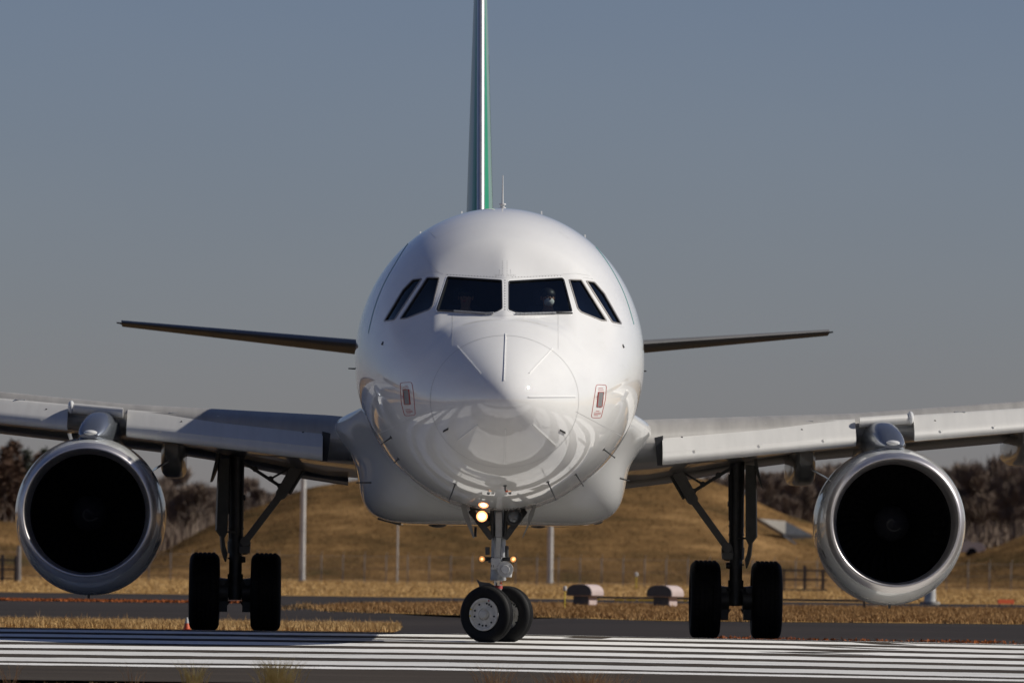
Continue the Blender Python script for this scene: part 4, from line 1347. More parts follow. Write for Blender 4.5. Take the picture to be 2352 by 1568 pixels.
# antennas
def antenna():
    b = L(1154, 480, 6.6)
    mb = MB()
    mb.tube(b - Vector((0, 0, 0.12)), b + Vector((0, 0, 0.02)), 0.055, 0.05, 16)
    mb.tube(b + Vector((0, 0, 0.02)), b + Vector((0, 0, 0.055)), 0.030, 0.030, 16)
    mb.tube(b + Vector((0, 0, 0.055)), b + Vector((0, 0, 0.075)), 0.050, 0.046, 16)
    mb.tube(b + Vector((0, 0, 0.075)), b + Vector((0, 0, 0.46)), 0.016, 0.007, 10)
    mb.build('whip_antenna', M['white2'], air, 40)
antenna()
for (u, v, s, h) in ((966, 536, 7.2, 0.05), (1344, 543, 7.2, 0.05), (1061, 484, 12.0, 0.02), (1244, 484, 12.0, 0.02)):
    b = L(u, v + 4, s)
    MB().prism([b + Vector((0, -0.10, -0.05)), b + Vector((0, 0.12, -0.05)), b + Vector((0, 0.12, h * 0.7)), b + Vector((0, 0.04, h))], (0.02, 0, 0)).build('blade_antenna', M['white2'], air)

# cockpit inside: coaming, seats, bulkhead
MB().loft([[(-w_ + k * w_ / 25, s, z) for k in range(51)] + [(w_ - k * w_ / 25, s, z - 0.25) for k in range(51)] for s, z, w_ in ((2.20, 4.20, 0.72), (2.38, 4.27, 0.84), (2.46, 4.25, 0.88))]).build('coaming', M['black'], air, 50)
MB().tube((0, 4.3, 3.82), (0, 4.35, 3.82), 1.62, 1.62, 48).build('bulkhead', M['black'], air)
for s in (-1, 1):
    mb = MB(); mb.box((0.53 * s, 3.15, 4.10), (0.44, 0.12, 0.75)); mb.box((0.53 * s, 3.13, 4.60), (0.26, 0.10, 0.20))
    mb.build('pilot_seat', M['seat'], air, bevel=0.03)

def belly_fairing():
    half = [(0, 1.615), (0.6, 1.615), (1.05, 1.618), (1.38, 1.635), (1.60, 1.69), (1.76, 1.79), (1.86, 1.94), (1.91, 2.12), (1.945, 2.32), (1.99, 2.48), (2.08, 2.64), (2.19, 2.78), (2.27, 2.90), (2.285, 3.0), (2.23, 3.09), (2.12, 3.15), (1.98, 3.19), (1.7, 3.22)]
    P0 = np.array(half); tt = np.arange(len(P0)); fx, fz = spline(tt, P0[:, 0]), spline(tt, P0[:, 1])
    q = np.linspace(0, len(P0) - 1, 60)
    hx, hz = fx(q), fz(q)
    secs = []
    for s, k in ((9.2, 0.0), (9.6, 0.16), (10.0, 0.36), (10.4, 0.57), (10.8, 0.76), (11.2, 0.89), (11.6, 0.965), (12.0, 0.99), (12.6, 1.0), (14, 1.0), (17, 1.0), (18.5, 0.99), (20.0, 0.8), (21.5, 0.45), (23, 0.0)):
        # inner section hides just inside the fuselage
        ang = np.arctan2(hx, -(hz - ZC)); rin = 1 / np.sqrt((np.sin(ang) / 1.93)**2 + (np.cos(ang) / 2.02)**2)
        ix, iz = rin * np.sin(ang), ZC - rin * np.cos(ang)
        X = ix * (1 - k) + hx * k; Zz = iz * (1 - k) + hz * k
        sec = [(x, s, z) for x, z in zip(X, Zz)] + [(-x, s, z) for x, z in zip(X[::-1][:-1], Zz[::-1][:-1])]
        secs.append(sec)
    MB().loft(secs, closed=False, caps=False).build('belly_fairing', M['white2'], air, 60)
belly_fairing()
# small inlets and blisters along the belly edge
for (u0, u1, v0, v1, s) in ((980, 1030, 1200, 1214, 14.5), (1212, 1260, 1202, 1214, 14.5), (1350, 1385, 1196, 1204, 13.0)):
    a, b = L(u0, v0, s), L(u1, v0, s); c = (a + b) / 2; r = (b - a).length / 2
    MB().ball(c, r, 24, 12, (1, 2.2, 0.45)).build('belly_blister', M['grey_paint'], air, 40)
a, b = L(868, 1189, 13), L(921, 1203, 13)
MB().beam(a, b, 0.045, 0.5, (0, 1, 0)).build('drain_plate', M['gear_dark'], air)

# wings ---------------------------------------------------------------------------------------------
def wing(sg):
    def le(x): return 11.40 + 0.51 * (x - 1.975)
    def te(x): return 18.30 + 0.02 * (x - 2) if x < 6.4 else 18.39 + 0.28 * (x - 6.4)
    xs_ = [1.5, 2.4, 3.4, 4.4, 5.33, 6.2, 7.0, 7.93, 9.5, 11.5, 14, 17.0]
    ztop = lambda x: float(np.interp(x, [1.5, 2.4, 5.33, 7.93, 17], [3.13, 3.20, 3.345, 3.58, 4.30]))
    sl_t = lambda x: float(np.interp(x, [1.5, 2.4, 5.33, 7.93, 17], [2.97, 3.03, 3.235, 3.455, 4.24]))
    sl_b = lambda x: float(np.interp(x, [1.5, 2.4, 5.33, 7.93, 17], [2.45, 2.50, 2.835, 3.10, 4.02]))
    low_te = lambda x: float(np.interp(x, [1.5, 2.4, 4.5, 7.93, 17], [2.30, 2.36, 2.76, 3.12, 4.12]))
    def section(x):
        a, b = le(x), te(x); c = b - a; zt, zs, zb, zl = ztop(x), sl_t(x), sl_b(x), low_te(x)
        h = zs - zb
        fx = a + 0.30
        pts = [(fx, zb + h * 0.62), (fx + 0.02, zb + h * 0.80), (fx + 0.10, zs - 0.012), (fx + 0.25, zs + (zt - zs) * 0.35), (a + 0.14 * c, zs + (zt - zs) * 0.72), (a + 0.24 * c, zt - 0.012), (a + 0.34 * c, zt), (a + 0.5 * c, zt - 0.05),
               (a + 0.70 * c, zt - 0.20 + 0.02), (b - 0.3, zl + 0.16), (b, zl + 0.05), (b, zl + 0.02), (b - 0.4, zl + 0.0), (a + 0.70 * c, zl * 0.65 + zb * 0.35 + 0.02),
               (a + 0.45 * c, zl * 0.3 + zb * 0.7), (a + 0.22 * c, zb + 0.02), (fx + 0.35, zb + h * 0.12), (fx + 0.10, zb + h * 0.30), (fx + 0.02, zb + h * 0.46)]
        return [(sg * x, s, z) for s, z in pts]
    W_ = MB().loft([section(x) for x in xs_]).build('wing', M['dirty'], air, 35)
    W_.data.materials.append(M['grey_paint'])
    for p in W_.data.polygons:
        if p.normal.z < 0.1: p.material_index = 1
    def slat(x0, x1, n, name='slat'):
        secs = []
        for k in range(n + 1):
            x = x0 + (x1 - x0) * k / n
            a, zt, zb = le(x), sl_t(x), sl_b(x); h = zt - zb
            nose = h * 0.34
            pts = [(a + 0.46 * h / 0.45 + 0.06, zt + 0.004), (a + 0.46 * h / 0.45, zt)]
            # upper face runs down in a gentle curve to a round nose
            for t in np.linspace(0.12, 1, 6):
                pts.append((a + 0.46 * (h / 0.45) * (1 - t) ** 1.0 * 0.98 + 0.07 * t * 0.4, zt - (h - nose * 1.05) * t * (0.92 + 0.08 * t)))
            cx, cz = a + nose * 0.55, zb + nose * 0.5
            for t in np.linspace(150, 285, 9):
                pts.append((cx + math.cos(R(t)) * nose * 0.55, cz + math.sin(R(t)) * nose * 0.5))
            pts += [(a + nose * 1.3, zb + nose * 0.25), (a + nose * 1.5, zb + h * 0.45), (a + 0.40 * h / 0.45 + 0.03, zt - 0.03)]
            secs.append([(sg * x, s, z) for s, z in pts])
        o = MB().loft(secs).build(name, M['slat'], W_, 32)
        # bolts and track holes on the slat face
        hb = MB()
        m = max(2, int((x1 - x0) / 0.75))
        for k in range(m):
            x = x0 + (x1 - x0) * (k + 0.5) / m
            a, zt, zb = le(x), sl_t(x), sl_b(x); h = zt - zb
            for dz in (0.30, 0.34):
                for dx in (-0.012, 0.012):
                    c = Vector((sg * (x + dx), a + h * 0.012 - 0.002, zb + h * dz))
                    hb.box(c, (0.007, 0.02, 0.007))
        hb.build('rivet_row', M['strip'], o, fix=False)['kind'] = 'stuff'
        for f in (0.1, 0.72):
            x = x0 + (x1 - x0) * f; a, zt, zb = le(x), sl_t(x), sl_b(x); h = zt - zb
            t = 0.45; c = Vector((sg * x, a + 0.46 * (h / 0.45) * (1 - t) * 0.98 + 0.03 * t, zt - (h - h * .357) * t * 0.955))
            MB().tube(c + Vector((0, -0.004, 0)), c + Vector((0, 0.03, 0)), 0.015, 0.015, 12).build('access_hole', M['black'], o)
        return o
    slat(2.44, 5.30, 10)
    slat(6.18, 9.4, 10)
    slat(9.43, 12.8, 6); slat(12.83, 16.6, 6)
    # bright seals along the slat's upper edge
    for f in (2.95, 3.9, 4.6, 6.9, 8.0):
        a, zt = le(f), sl_t(f); h = zt - sl_b(f)
        MB().box((sg * f, a + 0.46 * h / 0.45 + 0.05, zt + 0.008), (0.16, 0.09, 0.010)).build('slat_seal', M['strip'], W_)
    # fixed nose between the slats, over the pylon
    mb = MB()
    secs = []
    for x in (5.36, 5.6, 5.9, 6.12):
        a, zt = le(x), ztop(x) - 0.115
        r = 0.075
        secs.append([(sg * x, a + 0.22 + math.cos(t) * r * 1.2, zt - 0.05 + math.sin(t) * r) for t in np.linspace(0, 2 * math.pi, 20, endpoint=False)])
    mb.loft(secs).build('leading_edge_tube', M['slat'], W_, 40)
    a = le(6.15)
    MB().ball((sg * 6.13, a + 0.2, ztop(6.1) - 0.15), 0.085, 20, 12, (0.6, 1.3, 1.15)).build('slat_end_fairing', M['white2'], W_, 40)
    # flap, lowered a little
    for (x0, x1) in ((2.1, 6.3), (6.36, 12.5)):
        secs = []
        for k in range(7):
            x = x0 + (x1 - x0) * k / 6; b = te(x); zl = low_te(x)
            secs.append([(sg * x, s, z) for s, z in ((b - 0.35, zl + 0.06), (b - 0.1, zl + 0.12), (b + 0.4, zl + 0.04), (b + 0.85, zl - 0.10), (b + 0.85, zl - 0.115), (b + 0.3, zl - 0.08), (b - 0.25, zl - 0.02))])
        MB().loft(secs).build('flap', M['grey_paint'], W_, 40)
    # underside access lines
    for (f0, f1, q) in ((0.30, 0.30, 0), (0.55, 0.55, 0)):
        mb = MB()
        for k in range(12):
            x = 2.4 + 4.6 * k / 12; x2 = 2.4 + 4.6 * (k + 1) / 12
    # flap track fairings
    for fx in (4.72, 8.12, 11.6):
        zl = sl_b(fx) * 0.45 + low_te(fx) * 0.55
        zl2 = low_te(fx)
        secs = []
        for s, hw_, zb_, zt_ in ((15.7, 0.10, zl - 0.22, zl + 0.05), (15.85, 0.145, zl - 0.36, zl + 0.05), (16.2, 0.165, zl - 0.47, zl + 0.05), (17.2, 0.17, zl2 - 0.50, zl + 0.05), (18.6, 0.165, zl2 - 0.48, zl2 + 0.05), (20.0, 0.11, zl2 - 0.40, zl2 - 0.05), (20.8, 0.03, zl2 - 0.28, zl2 - 0.2)):
            ss = s + (0 if fx < 6 else 0.28 * (fx - 6.4) + 0.4)
            cz, hh = (zt_ + zb_) / 2, (zt_ - zb_) / 2
            secs.append([(sg * fx + math.copysign(abs(math.cos(t))**0.5, math.cos(t)) * hw_, ss, cz + math.copysign(abs(math.sin(t))**0.55, math.sin(t)) * hh) for t in np.linspace(0, 2 * math.pi, 32, endpoint=False)])
        MB().loft(secs).build('flap_track_fairing', M['grey_paint'], W_, 50)
    return W_
wings = [wing(1), wing(-1)]
# black block as painted shade between the root fairing and the slat end
for sg in (-1, 1):
    MB().prism([(sg * 2.37, 11.90, 2.50), (sg * 2.45, 11.92, 2.50), (sg * 2.45, 11.97, 2.93), (sg * 2.33, 11.94, 2.90)], (0, 0.1, 0)).build('slat_gap_shade', M['black'], air)

# engines -------------------------------------------------------------------------------------------
def engine(sg):
    c = Vector((sg * 5.815, 0, 1.73)); s0 = 11.98
    ax = Vector((0, 1, -0.015)).normalized()
    c = c + Vector((0, s0, 0))
    cowl_p = [(0.20, 1.005), (0.35, 1.035), (0.6, 1.07), (0.95, 1.10), (1.4, 1.12), (2.0, 1.115), (2.6, 1.07), (3.1, 1.0), (3.35, 0.955), (3.33, 0.90), (3.0, 0.90)]
    def squash(mb):
        # the cowl is a touch taller than wide and flatter underneath at the sides
        out = []
        for p in mb.v:
            x, y, z = p[0] - c.x, p[1], p[2] - c.z
            k = np.clip((y - s0 - 0.0) / 0.8, 0, 1)
            x *= 1 - 0.025 * k
            z *= 1 + (0.022 if z > 0 else 0.035) * k
            out.append((c.x + x, y, c.z + z - 0.02 * k))
        mb.v = out
        return mb
    E = squash(MB().lathe(cowl_p, c, ax, 128)).build('engine', M['white2'] if False else M['cowl'], air, 40)
    lip_p = []
    # throat -> highlight -> outer joint
    for t in np.linspace(0, 1, 12):
        lip_p.append((0.42 * (1 - t) ** 1.6 + 0.055, 0.842 + 0.052 * t ** 1.7))
    for t in np.linspace(0, 1, 10)[1:]:
        a = t * math.pi / 2
        lip_p.append((0.055 - 0.055 * math.sin(a), 0.894 + 0.026 * (1 - math.cos(a))))
    for t in np.linspace(0, 1, 12)[1:]:
        lip_p.append((0.20 * t ** 1.5, 0.920 + 0.085 * t ** 0.75))
    squash(MB().lathe(lip_p, c, ax, 128)).build('inlet_lip', M['lip'], E, 60)
    squash(MB().lathe([(0.470, 0.8415), (0.7, 0.846), (1.1, 0.86), (1.25, 0.868)], c, ax, 128)).build('intake_barrel', M['liner'], E, 60)
    MB().lathe([(0.195, 1.0065), (0.205, 1.0095)], c, ax, 128).build('lip_seam', M['line'], E, 60)
    MB().tube(c + ax * 1.24, c + ax * 1.27, 0.93, 0.93, 64).build('fan_case', M['liner'], E, 40)
    # fan: swept blades on a hub, spinner with a painted swirl
    fb = MB(); nb = 36
    for k in range(nb):
        a0 = 2 * math.pi * k / nb
        secs = []
        for j in range(6):
            r = 0.26 + (0.855 - 0.26) * j / 5
            tw = R(25 + 38 * j / 5); ch = 0.20 + 0.05 * j / 5
            a = a0 + 0.10 * (j / 5) ** 2
            rad = Vector((math.cos(a), 0, math.sin(a))); tang = Vector((-math.sin(a), 0, math.cos(a)))
            d = Vector((0, 1, 0)) * math.cos(tw) + tang * math.sin(tw)
            p = c + Vector((0, 1.02, 0)) + rad * r
            secs.append([p - d * ch / 2, p + d * ch / 2])
        for j in range(5):
            fb.add([secs[j][0], secs[j][1], secs[j + 1][1], secs[j + 1][0]], [(0, 1, 2, 3)])
    o = fb.build('fan_blades', M['blade'], E, fix=False); o['kind'] = 'stuff'
    MB().lathe([(0.62, 0.002), (0.64, 0.03), (0.72, 0.10), (0.85, 0.19), (0.98, 0.255), (1.1, 0.27)], c, ax, 48).build('spinner', M['hub'], E, 50)
    sp = MB(); pts = []
    for k in range(40):
        t = k / 39; a = 0.6 + 5.2 * t; r = 0.025 + 0.10 * t
        h = float(np.interp(r, [0.002, 0.03, 0.10, 0.19], [0.62, 0.64, 0.72, 0.85])) - 0.006
        pts.append((c + ax * h + Vector((math.cos(a) * r, 0, math.sin(a) * r)), 0.018 + 0.02 * t, a))
    for (p, wd, a), (q, wd2, a2) in zip(pts[:-1], pts[1:]):
        ra, rb = Vector((math.cos(a), 0.6, math.sin(a))) * wd / 2, Vector((math.cos(a2), 0.6, math.sin(a2))) * wd2 / 2
        sp.add([p - ra, p + ra, q + rb, q - rb], [(0, 1, 2, 3)])
    sp.build('spinner_swirl', M['swirl'], E, fix=False)
    # pylon
    secs = []
    for s, zb_, zt_, hw_, dx in ((12.50, 2.80, 2.86, 0.13, 0.0), (12.62, 2.72, 2.96, 0.19, 0.02), (12.85, 2.65, 3.08, 0.225, 0.05), (13.15, 2.6, 3.17, 0.25, 0.09), (13.5, 2.55, 3.22, 0.27, 0.14), (14.6, 2.5, 3.22, 0.26, 0.16), (16.5, 2.55, 2.9, 0.2, 0.16)):
        cz, hh = (zt_ + zb_) / 2, (zt_ - zb_) / 2
        secs.append([(sg * (5.81 - dx) + math.copysign(abs(math.cos(t))**0.8, math.cos(t)) * hw_, s, cz + math.copysign(abs(math.sin(t))**0.85, math.sin(t)) * hh) for t in np.linspace(0, 2 * math.pi, 36, endpoint=False)])
    MB().loft(secs).build('pylon', M['pylon'], E, 50)
    MB().ball((sg * 5.80, 12.58, 2.875), 0.105, 24, 12, (1.0, 1.4, 0.42)).build('pylon_cap', M['white2'], E, 50)
    # strake on the inboard shoulder
    a = R(33)
    base = c + Vector((-sg * math.cos(a) * 1.06, 1.0, math.sin(a) * 1.09))
    d = Vector((-sg * math.cos(R(26)), 0, math.sin(R(26))))
    MB().prism([base, base + Vector((0, 1.25, 0.07)), base + Vector((0, 1.25, 0.09)) + d * 0.25, base + Vector((0, 0.75, 0.05)) + d * 0.25], (0.006, 0, 0.012)).build('strake', M['white2'], E)
    # drain mast under the cowl
    p = c + Vector((0, 1.2, -1.17))
    MB().box(p + Vector((0, 0, -0.03)), (0.03, 0.12, 0.09)).build('drain_mast', M['gear_dark'], E)
    # cowl latches on the outboard lower side of the photographed engine
    for (aa, q) in ((205, 1.1), (212, 1.5), (219, 1.2)):
        t = R(aa if sg > 0 else 180 - aa)
        pp = c + Vector((math.cos(t) * 1.085, q * 0.55 + 0.2, math.sin(t) * 1.11))
        MB().box(pp, (0.03, 0.10, 0.12), Matrix.Rotation(-t, 3, 'Y')).build('latch', M['gear_dark'], E)
    return E
M['cowl'] = plain('cowl_grey_white_enamel', (0.62, 0.63, 0.63), 0.2, 0.0, 0.8, 0.06, 1.0)
M['pylon'] = plain('pylon_polished_paint', (0.26, 0.285, 0.325), 0.26, 0.8, 0.3, 0.10, 2.0)
engines = [engine(1), engine(-1)]

# tail ----------------------------------------------------------------------------------------------
def airfoil(chord, thick, n=14):
    xs = [0.5 * (1 - math.cos(math.pi * k / n)) for k in range(n + 1)]
    yt = [5 * thick * (0.2969 * math.sqrt(x) - 0.126 * x - 0.3516 * x * x + 0.2843 * x**3 - 0.1036 * x**4) for x in xs]
    return [(x * chord, y * chord) for x, y in zip(xs, yt)], [(x * chord, -y * chord) for x, y in zip(xs, yt)]
def fin():
    SPL = {'front': (0.004, 0.062), 'fin': (0.062, 0.70), 'rudder': (0.70, 1.0)}
    def sec(z, part):
        t = (z - 5.5) / (11.9 - 5.5)
        a = 28.7 + 5.9 * t; c = 6.1 * (1 - t) + 2.0 * t
        xs = [0, .004, .01, .02, .035, .05, .062, .08, .1, .15, .2, .3, .4, .5, .6, .7, .8, .9, 1.0]
        yt = lambda x: 5 * 0.086 * (0.2969 * math.sqrt(x) - 0.126 * x - 0.3516 * x * x + 0.2843 * x**3 - 0.1036 * x**4) * c
        q0, q1 = SPL[part]
        qs = [q for q in xs if q0 - 1e-9 <= q <= q1 + 1e-9]
        if part == 'front': qs = list(np.linspace(q0, q1, 12))
        pts = [(yt(q), a + q * c, z) for q in qs] + [(-yt(q), a + q * c, z) for q in qs[::-1]]
        if part == 'rudder':
            hinge = a + q0 * c; ang = R(3.0)
            pts = [(x * math.cos(ang) - (y - hinge) * math.sin(ang), hinge + (y - hinge) * math.cos(ang) + x * math.sin(ang) + 0.01, z_) for x, y, z_ in pts]
        return pts
    zs = np.linspace(5.5, 11.9, 12)
    F = MB().loft([sec(z, 'fin') for z in zs]).build('tail_fin', M['fin_pale'], air, 50)
    MB().loft([sec(z, 'front') for z in zs]).build('front_panel', M['green'], F, 50)
    MB().loft([sec(z, 'rudder') for z in zs]).build('rudder', M['rudder'], F, 50)
    mb = MB(); secs = []
    for z in np.linspace(5.98, 11.9, 12):
        t = (z - 5.5) / 6.4; a = 28.7 + 5.9 * t; r = 0.072
        secs.append([(math.cos(q) * r * 0.92, a + 0.06 + math.sin(q) * r * 1.4 - 0.02, z) for q in np.linspace(0, 2 * math.pi, 20, endpoint=False)])
    mb.loft(secs).build('fin_leading_edge', M['fin_edge'], F, 50)
    MB().ball((0, 29.1, 5.93), 0.11, 20, 12, (0.75, 2.5, 0.6)).build('dorsal_fairing', M['green'], F, 50)
    # thin yellow line of the tail design near the thickest part
    mb = MB(); v, f = [], []
    for k in range(13):
        z = 7.0 + 2.8 * k / 12; t = (z - 5.5) / 6.4; a = 28.7 + 5.9 * t; c = 6.1 * (1 - t) + 2.0 * t
        x = c * 0.043 + 0.004
        v += [(x, a + 0.29 * c, z), (x - 0.002, a + 0.36 * c, z)]
        if k: f.append((2 * k - 2, 2 * k - 1, 2 * k + 1, 2 * k))
    mb.add(v, f).build('tail_stripe', M['gold'], F)
fin()
def tailplane(sg):
    secs = []
    for k in range(9):
        t = k / 8; x = 0.7 + (6.17 - 0.7) * t
        a = 32.0 + 0.62 * (x - 0.7); c = 3.95 * (1 - t) + 1.45 * t
        z = 4.66 + 0.097 * (x - 0.7) - 0.015
        up, lo = airfoil(c, 0.068)
        inc = R(-1.2)
        pts = up + lo[::-1][1:-1]
        secs.append([(sg * x, a + px, z + pz + (px) * math.tan(inc) * -1 * -1) for px, pz in pts])
    T = MB().loft(secs).build('tailplane', M['tail_grey'], air, 50)
    secs = []
    for k in range(9):
        t = k / 8; x = 1.2 + (6.15 - 1.2) * t
        a = 32.0 + 0.62 * (x - 0.7); tt = (x - .7) / 5.47; c = 3.95 * (1 - tt) + 1.45 * tt
        z = 4.66 + 0.097 * (x - 0.7) - 0.015
        up, lo = airfoil(c, 0.069)
        q = [p for p in up if p[0] < 0.13 * c][::-1] + [p for p in lo if p[0] < 0.13 * c][1:]
        q = q[:7]
        n_ = min(len(q), 7)
        secs.append([(sg * x, a + px - 0.004, z + pz + px * math.tan(R(-1.2))) for px, pz in q])
    MB().loft(secs, closed=False, caps=False).build('tailplane_leading_edge', M['tail_edge'], T, 60)
    MB().tube((sg * 6.15, 36.2, 5.17), (sg * 6.28, 36.2, 5.19), 0.02, 0.012, 8).build('static_wick', M['gear_dark'], T)
tailplane(1); tailplane(-1)

# landing gear --------------------------------------------------------------------------------------
def tyre_mesh(c, ax, r, wdt, rim_r, grooves, parent, mat=None, flat=0.0, tread=0, n=72):
    c = Vector(c); hw = wdt / 2
    prof = []
    sh = min(hw * 0.75, r * 0.2)
    # from inner bead round the sidewall to the tread
    prof.append((-hw * 0.62, rim_r))
    for t in np.linspace(0, 1, 9):
        a = math.pi * (1.0 - t * 0.5)
        prof.append((-hw + sh * 0.85 + math.cos(a) * sh * 0.85, r - sh - (0 if t > 0 else 0) + math.sin(a) * sh) if t > 0 else (-hw, (r - sh) * 0.55 + rim_r * 0.45))
    xs = np.linspace(-hw + sh * 0.85, hw - sh * 0.85, 4 * grooves + 1)
    for k, x in enumerate(xs[1:-1]):
        g = (k % 4 == 1)
        prof.append((x, r - (0.012 if g else 0) + 0.004 * (1 - (x / hw)**2)))
    full = prof[:10] + prof[10:] + [(-h, rr) for h, rr in prof[:10][::-1]]
    mb = MB().lathe(full, c, ax, n)
    if flat:
        # weight flattens the foot a little
        zmin = c.z - r + flat
        out = []
        for p in mb.v:
            d = p[2] - zmin
            out.append((p[0], p[1], max(p[2], zmin)) if d < 0 else p)
        mb.v = out
    o = mb.build('tyre', mat or M['rubber'], parent, 40)
    return o

def main_gear(sg, drop):
    s = 17.71; x0 = 3.795 * sg
    m = lambda u, v, ss=s: (lambda p: Vector((p.x * sg if sg > 0 else -p.x, p.y, p.z)))(L(u, v, ss))
    u_ = lambda x, y: (1435.5 + x * 0.3112, 1004.9 + y * 0.3112)
    Q = lambda x, y, ss=s: m(*u_(x, y), ss)
    cx = (Q(823, 600)).x
    top, mid, bot = Q(823, 130), Q(823, 820), Q(820, 1240)
    mb = MB()
    mb.tube((cx, s, top.z + 0.3), (cx, s, mid.z), 0.115, 0.112, 24)
    mb.tube((cx, s, mid.z + 0.02), (cx, s, mid.z - 0.16), 0.128, 0.12, 24)
    mb.tube((cx, s, mid.z - 0.14), (cx, s, bot.z), 0.098, 0.098, 24)
    for y in (650, 715, 935):
        z = Q(823, y).z; mb.tube((cx, s, z - 0.012), (cx, s, z + 0.012), 0.122, 0.122, 24)
    zl = Q(823, 1075).z
    mb.tube((cx, s, zl + 0.05), (cx, s, zl - 0.10), 0.12, 0.115, 20)
    mb.tube((cx, s, zl - 0.1), (cx, s, zl - 0.3), 0.105, 0.13, 20)
    za = 0.57 - drop
    mb.tube((cx - 0.62, s, za), (cx + 0.62, s, za), 0.07, 0.07, 16)
    for k in range(8):
        a = k * 0.785
        mb.tube((cx + math.cos(a) * 0.12, s - 0.1 + math.sin(a) * 0.02, zl - 0.06 - 0.03 * (k % 2)), (cx + math.cos(a) * 0.12, s - 0.13, zl - 0.06 - 0.03 * (k % 2)), 0.018, 0.018, 6)
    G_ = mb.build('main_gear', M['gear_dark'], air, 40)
    # torque link and hydraulic lines behind the leg
    tb = MB()
    tb.beam((cx, s + 0.12, mid.z - 0.1), (cx, s + 0.5, (mid.z + za) / 2), 0.14, 0.05, (1, 0, 0)); tb.beam((cx, s + 0.5, (mid.z + za) / 2), (cx, s + 0.1, za + 0.1), 0.14, 0.05, (1, 0, 0))
    tb.build('torque_link', M['gear_dark'], G_)
    hl = MB()
    for dx, y0, y1 in ((0.09, 200, 900), (-0.10, 230, 780), (-0.125, 260, 600)):
        hl.tube((cx + dx, s - 0.1, Q(0, y0).z), (cx + dx * 0.9, s - 0.11, Q(0, y1).z), 0.014, 0.014, 8)
    for sx in (-1, 1):
        pts = [Vector((cx + sx * 0.08, s - 0.08, za - 0.12)), Vector((cx + sx * 0.16, s - 0.1, za - 0.24)), Vector((cx + sx * 0.26, s - 0.1, za - 0.24)), Vector((cx + sx * 0.32, s - 0.05, za - 0.16))]
        for a, b in zip(pts[:-1], pts[1:]): hl.tube(a, b, 0.013, 0.013, 6)
        hl.tube((cx + sx * 0.09, s - 0.1, zl - 0.1), (cx + sx * 0.13, s - 0.1, za + 0.05), 0.012, 0.012, 6)
    hl.build('hydraulic_line', M['gear_dark'], G_, 40)['kind'] = 'stuff'
    # folding side brace with its lock links
    a, k, b = Q(385, 250, 17.6), Q(495, 452, 17.6), Q(752, 808, 17.6)
    up = a + (a - k) * 0.25
    sb = MB(); sb.beam(up, k, 0.17, 0.14, (0, 1, 0)); sb.tube(k - Vector((0, 0.12, 0)), k + Vector((0, 0.12, 0)), 0.085, 0.085, 18)
    sb.beam(k, b, 0.105, 0.11, (0, 1, 0)); sb.tube(b - Vector((0, 0.1, 0)), b + Vector((0, 0.1, 0)), 0.075, 0.075, 16)
    sb.tube(k - Vector((0, 0.14, 0)), k - Vector((0, 0.12, 0)), 0.05, 0.05, 14)
    sb.tube(a + (k - a) * 0.1 + Vector((-sg * 0.12, 0, -0.02)), k + Vector((-sg * 0.12, 0, 0.0)), 0.025, 0.025, 8)
    sb.tube(b, Q(760, 860, 17.65), 0.085, 0.10, 14); sb.box(Q(755, 872, 17.6), (0.16, 0.16, 0.10))
    sb.build('side_brace', M['gear_brace'] if sg > 0 else M['gear_brace'], G_, 40)
    ll = MB()
    ll.beam(Q(505, 395, 17.7), Q(845, 185, 17.7), 0.05, 0.06, (0, 1, 0)); ll.beam(Q(410, 245, 17.7), Q(578, 345, 17.7), 0.032, 0.04, (0, 1, 0))
    for (x, y) in ((575, 343), (505, 395), (690, 275), (845, 185)):
        p = Q(x, y, 17.7); ll.tube(p - Vector((0, .05, 0)), p + Vector((0, .05, 0)), 0.045, 0.045, 10)
    ll.build('lock_link', M['gear_dark'], G_, 40)
    # knobs on the leg
    kn = MB()
    for (x, y, r) in ((772, 487, 0.05), (760, 942, 0.055), (745, 880, 0.06)):
        p = Q(x, y); kn.tube(p + Vector((-sg * 0.03, 0, 0)), p + Vector((sg * 0.05, 0, 0)), r * 0.8, r, 10)
    kn.build('hose_fitting', M['gear_dark'], G_, 40)['kind'] = 'stuff'
    # outboard leg door, joined to the leg, and the hinged door at the wing
    D = [(893, 200), (962, 205), (970, 400), (973, 730), (940, 775), (930, 870), (912, 925), (897, 962), (888, 900), (905, 850), (915, 790), (893, 745)]
    MB().prism([Q(x, y, 17.35) for x, y in D], (0.03 * sg, 0.30, 0)).build('gear_door', M['gear_door'], G_)
    MB().prism([Q(x, y, 17.5) for x, y in ((945, 110), (968, 140), (985, 230), (1016, 378), (1004, 360), (962, 250))], (0.02, 0.5, 0)).build('hinged_door', M['gear_door'], G_)
    MB().beam(Q(830, 742, 17.5), Q(910, 742, 17.4), 0.03, 0.03).build('door_link', M['gear_dark'], G_)
    for sx in (-1, 1):
        c = Vector((cx + sx * 0.4635, s, 0.585 - drop))
        T = tyre_mesh(c, (1, 0, 0), 0.588, 0.455, 0.27, 4, G_, flat=0.012)
        MB().lathe([(-0.17, 0.275), (-0.12, 0.26), (-0.10, 0.12), (-0.13, 0.10), (-0.13, 0.002)], c, (sx, 0, 0), 32).build('rim', M['gear_grey'], G_, 40)
        MB().tube(c - Vector((sx * 0.18, 0, 0)), c - Vector((sx * 0.36, 0, 0)), 0.225, 0.20, 28).build('brake', M['gear_dark'], G_, 40)
        bk = MB(); bk.box(c + Vector((-sx * 0.29, -0.1, -0.22)), (0.12, 0.14, 0.16)); bk.tube(c + Vector((-sx * 0.27, -0.22, 0.15)), c + Vector((-sx * 0.27, -0.10, 0.15)), 0.05, 0.05, 10)
        bk.build('brake_piston', M['gear_dark'], G_)['kind'] = 'stuff'
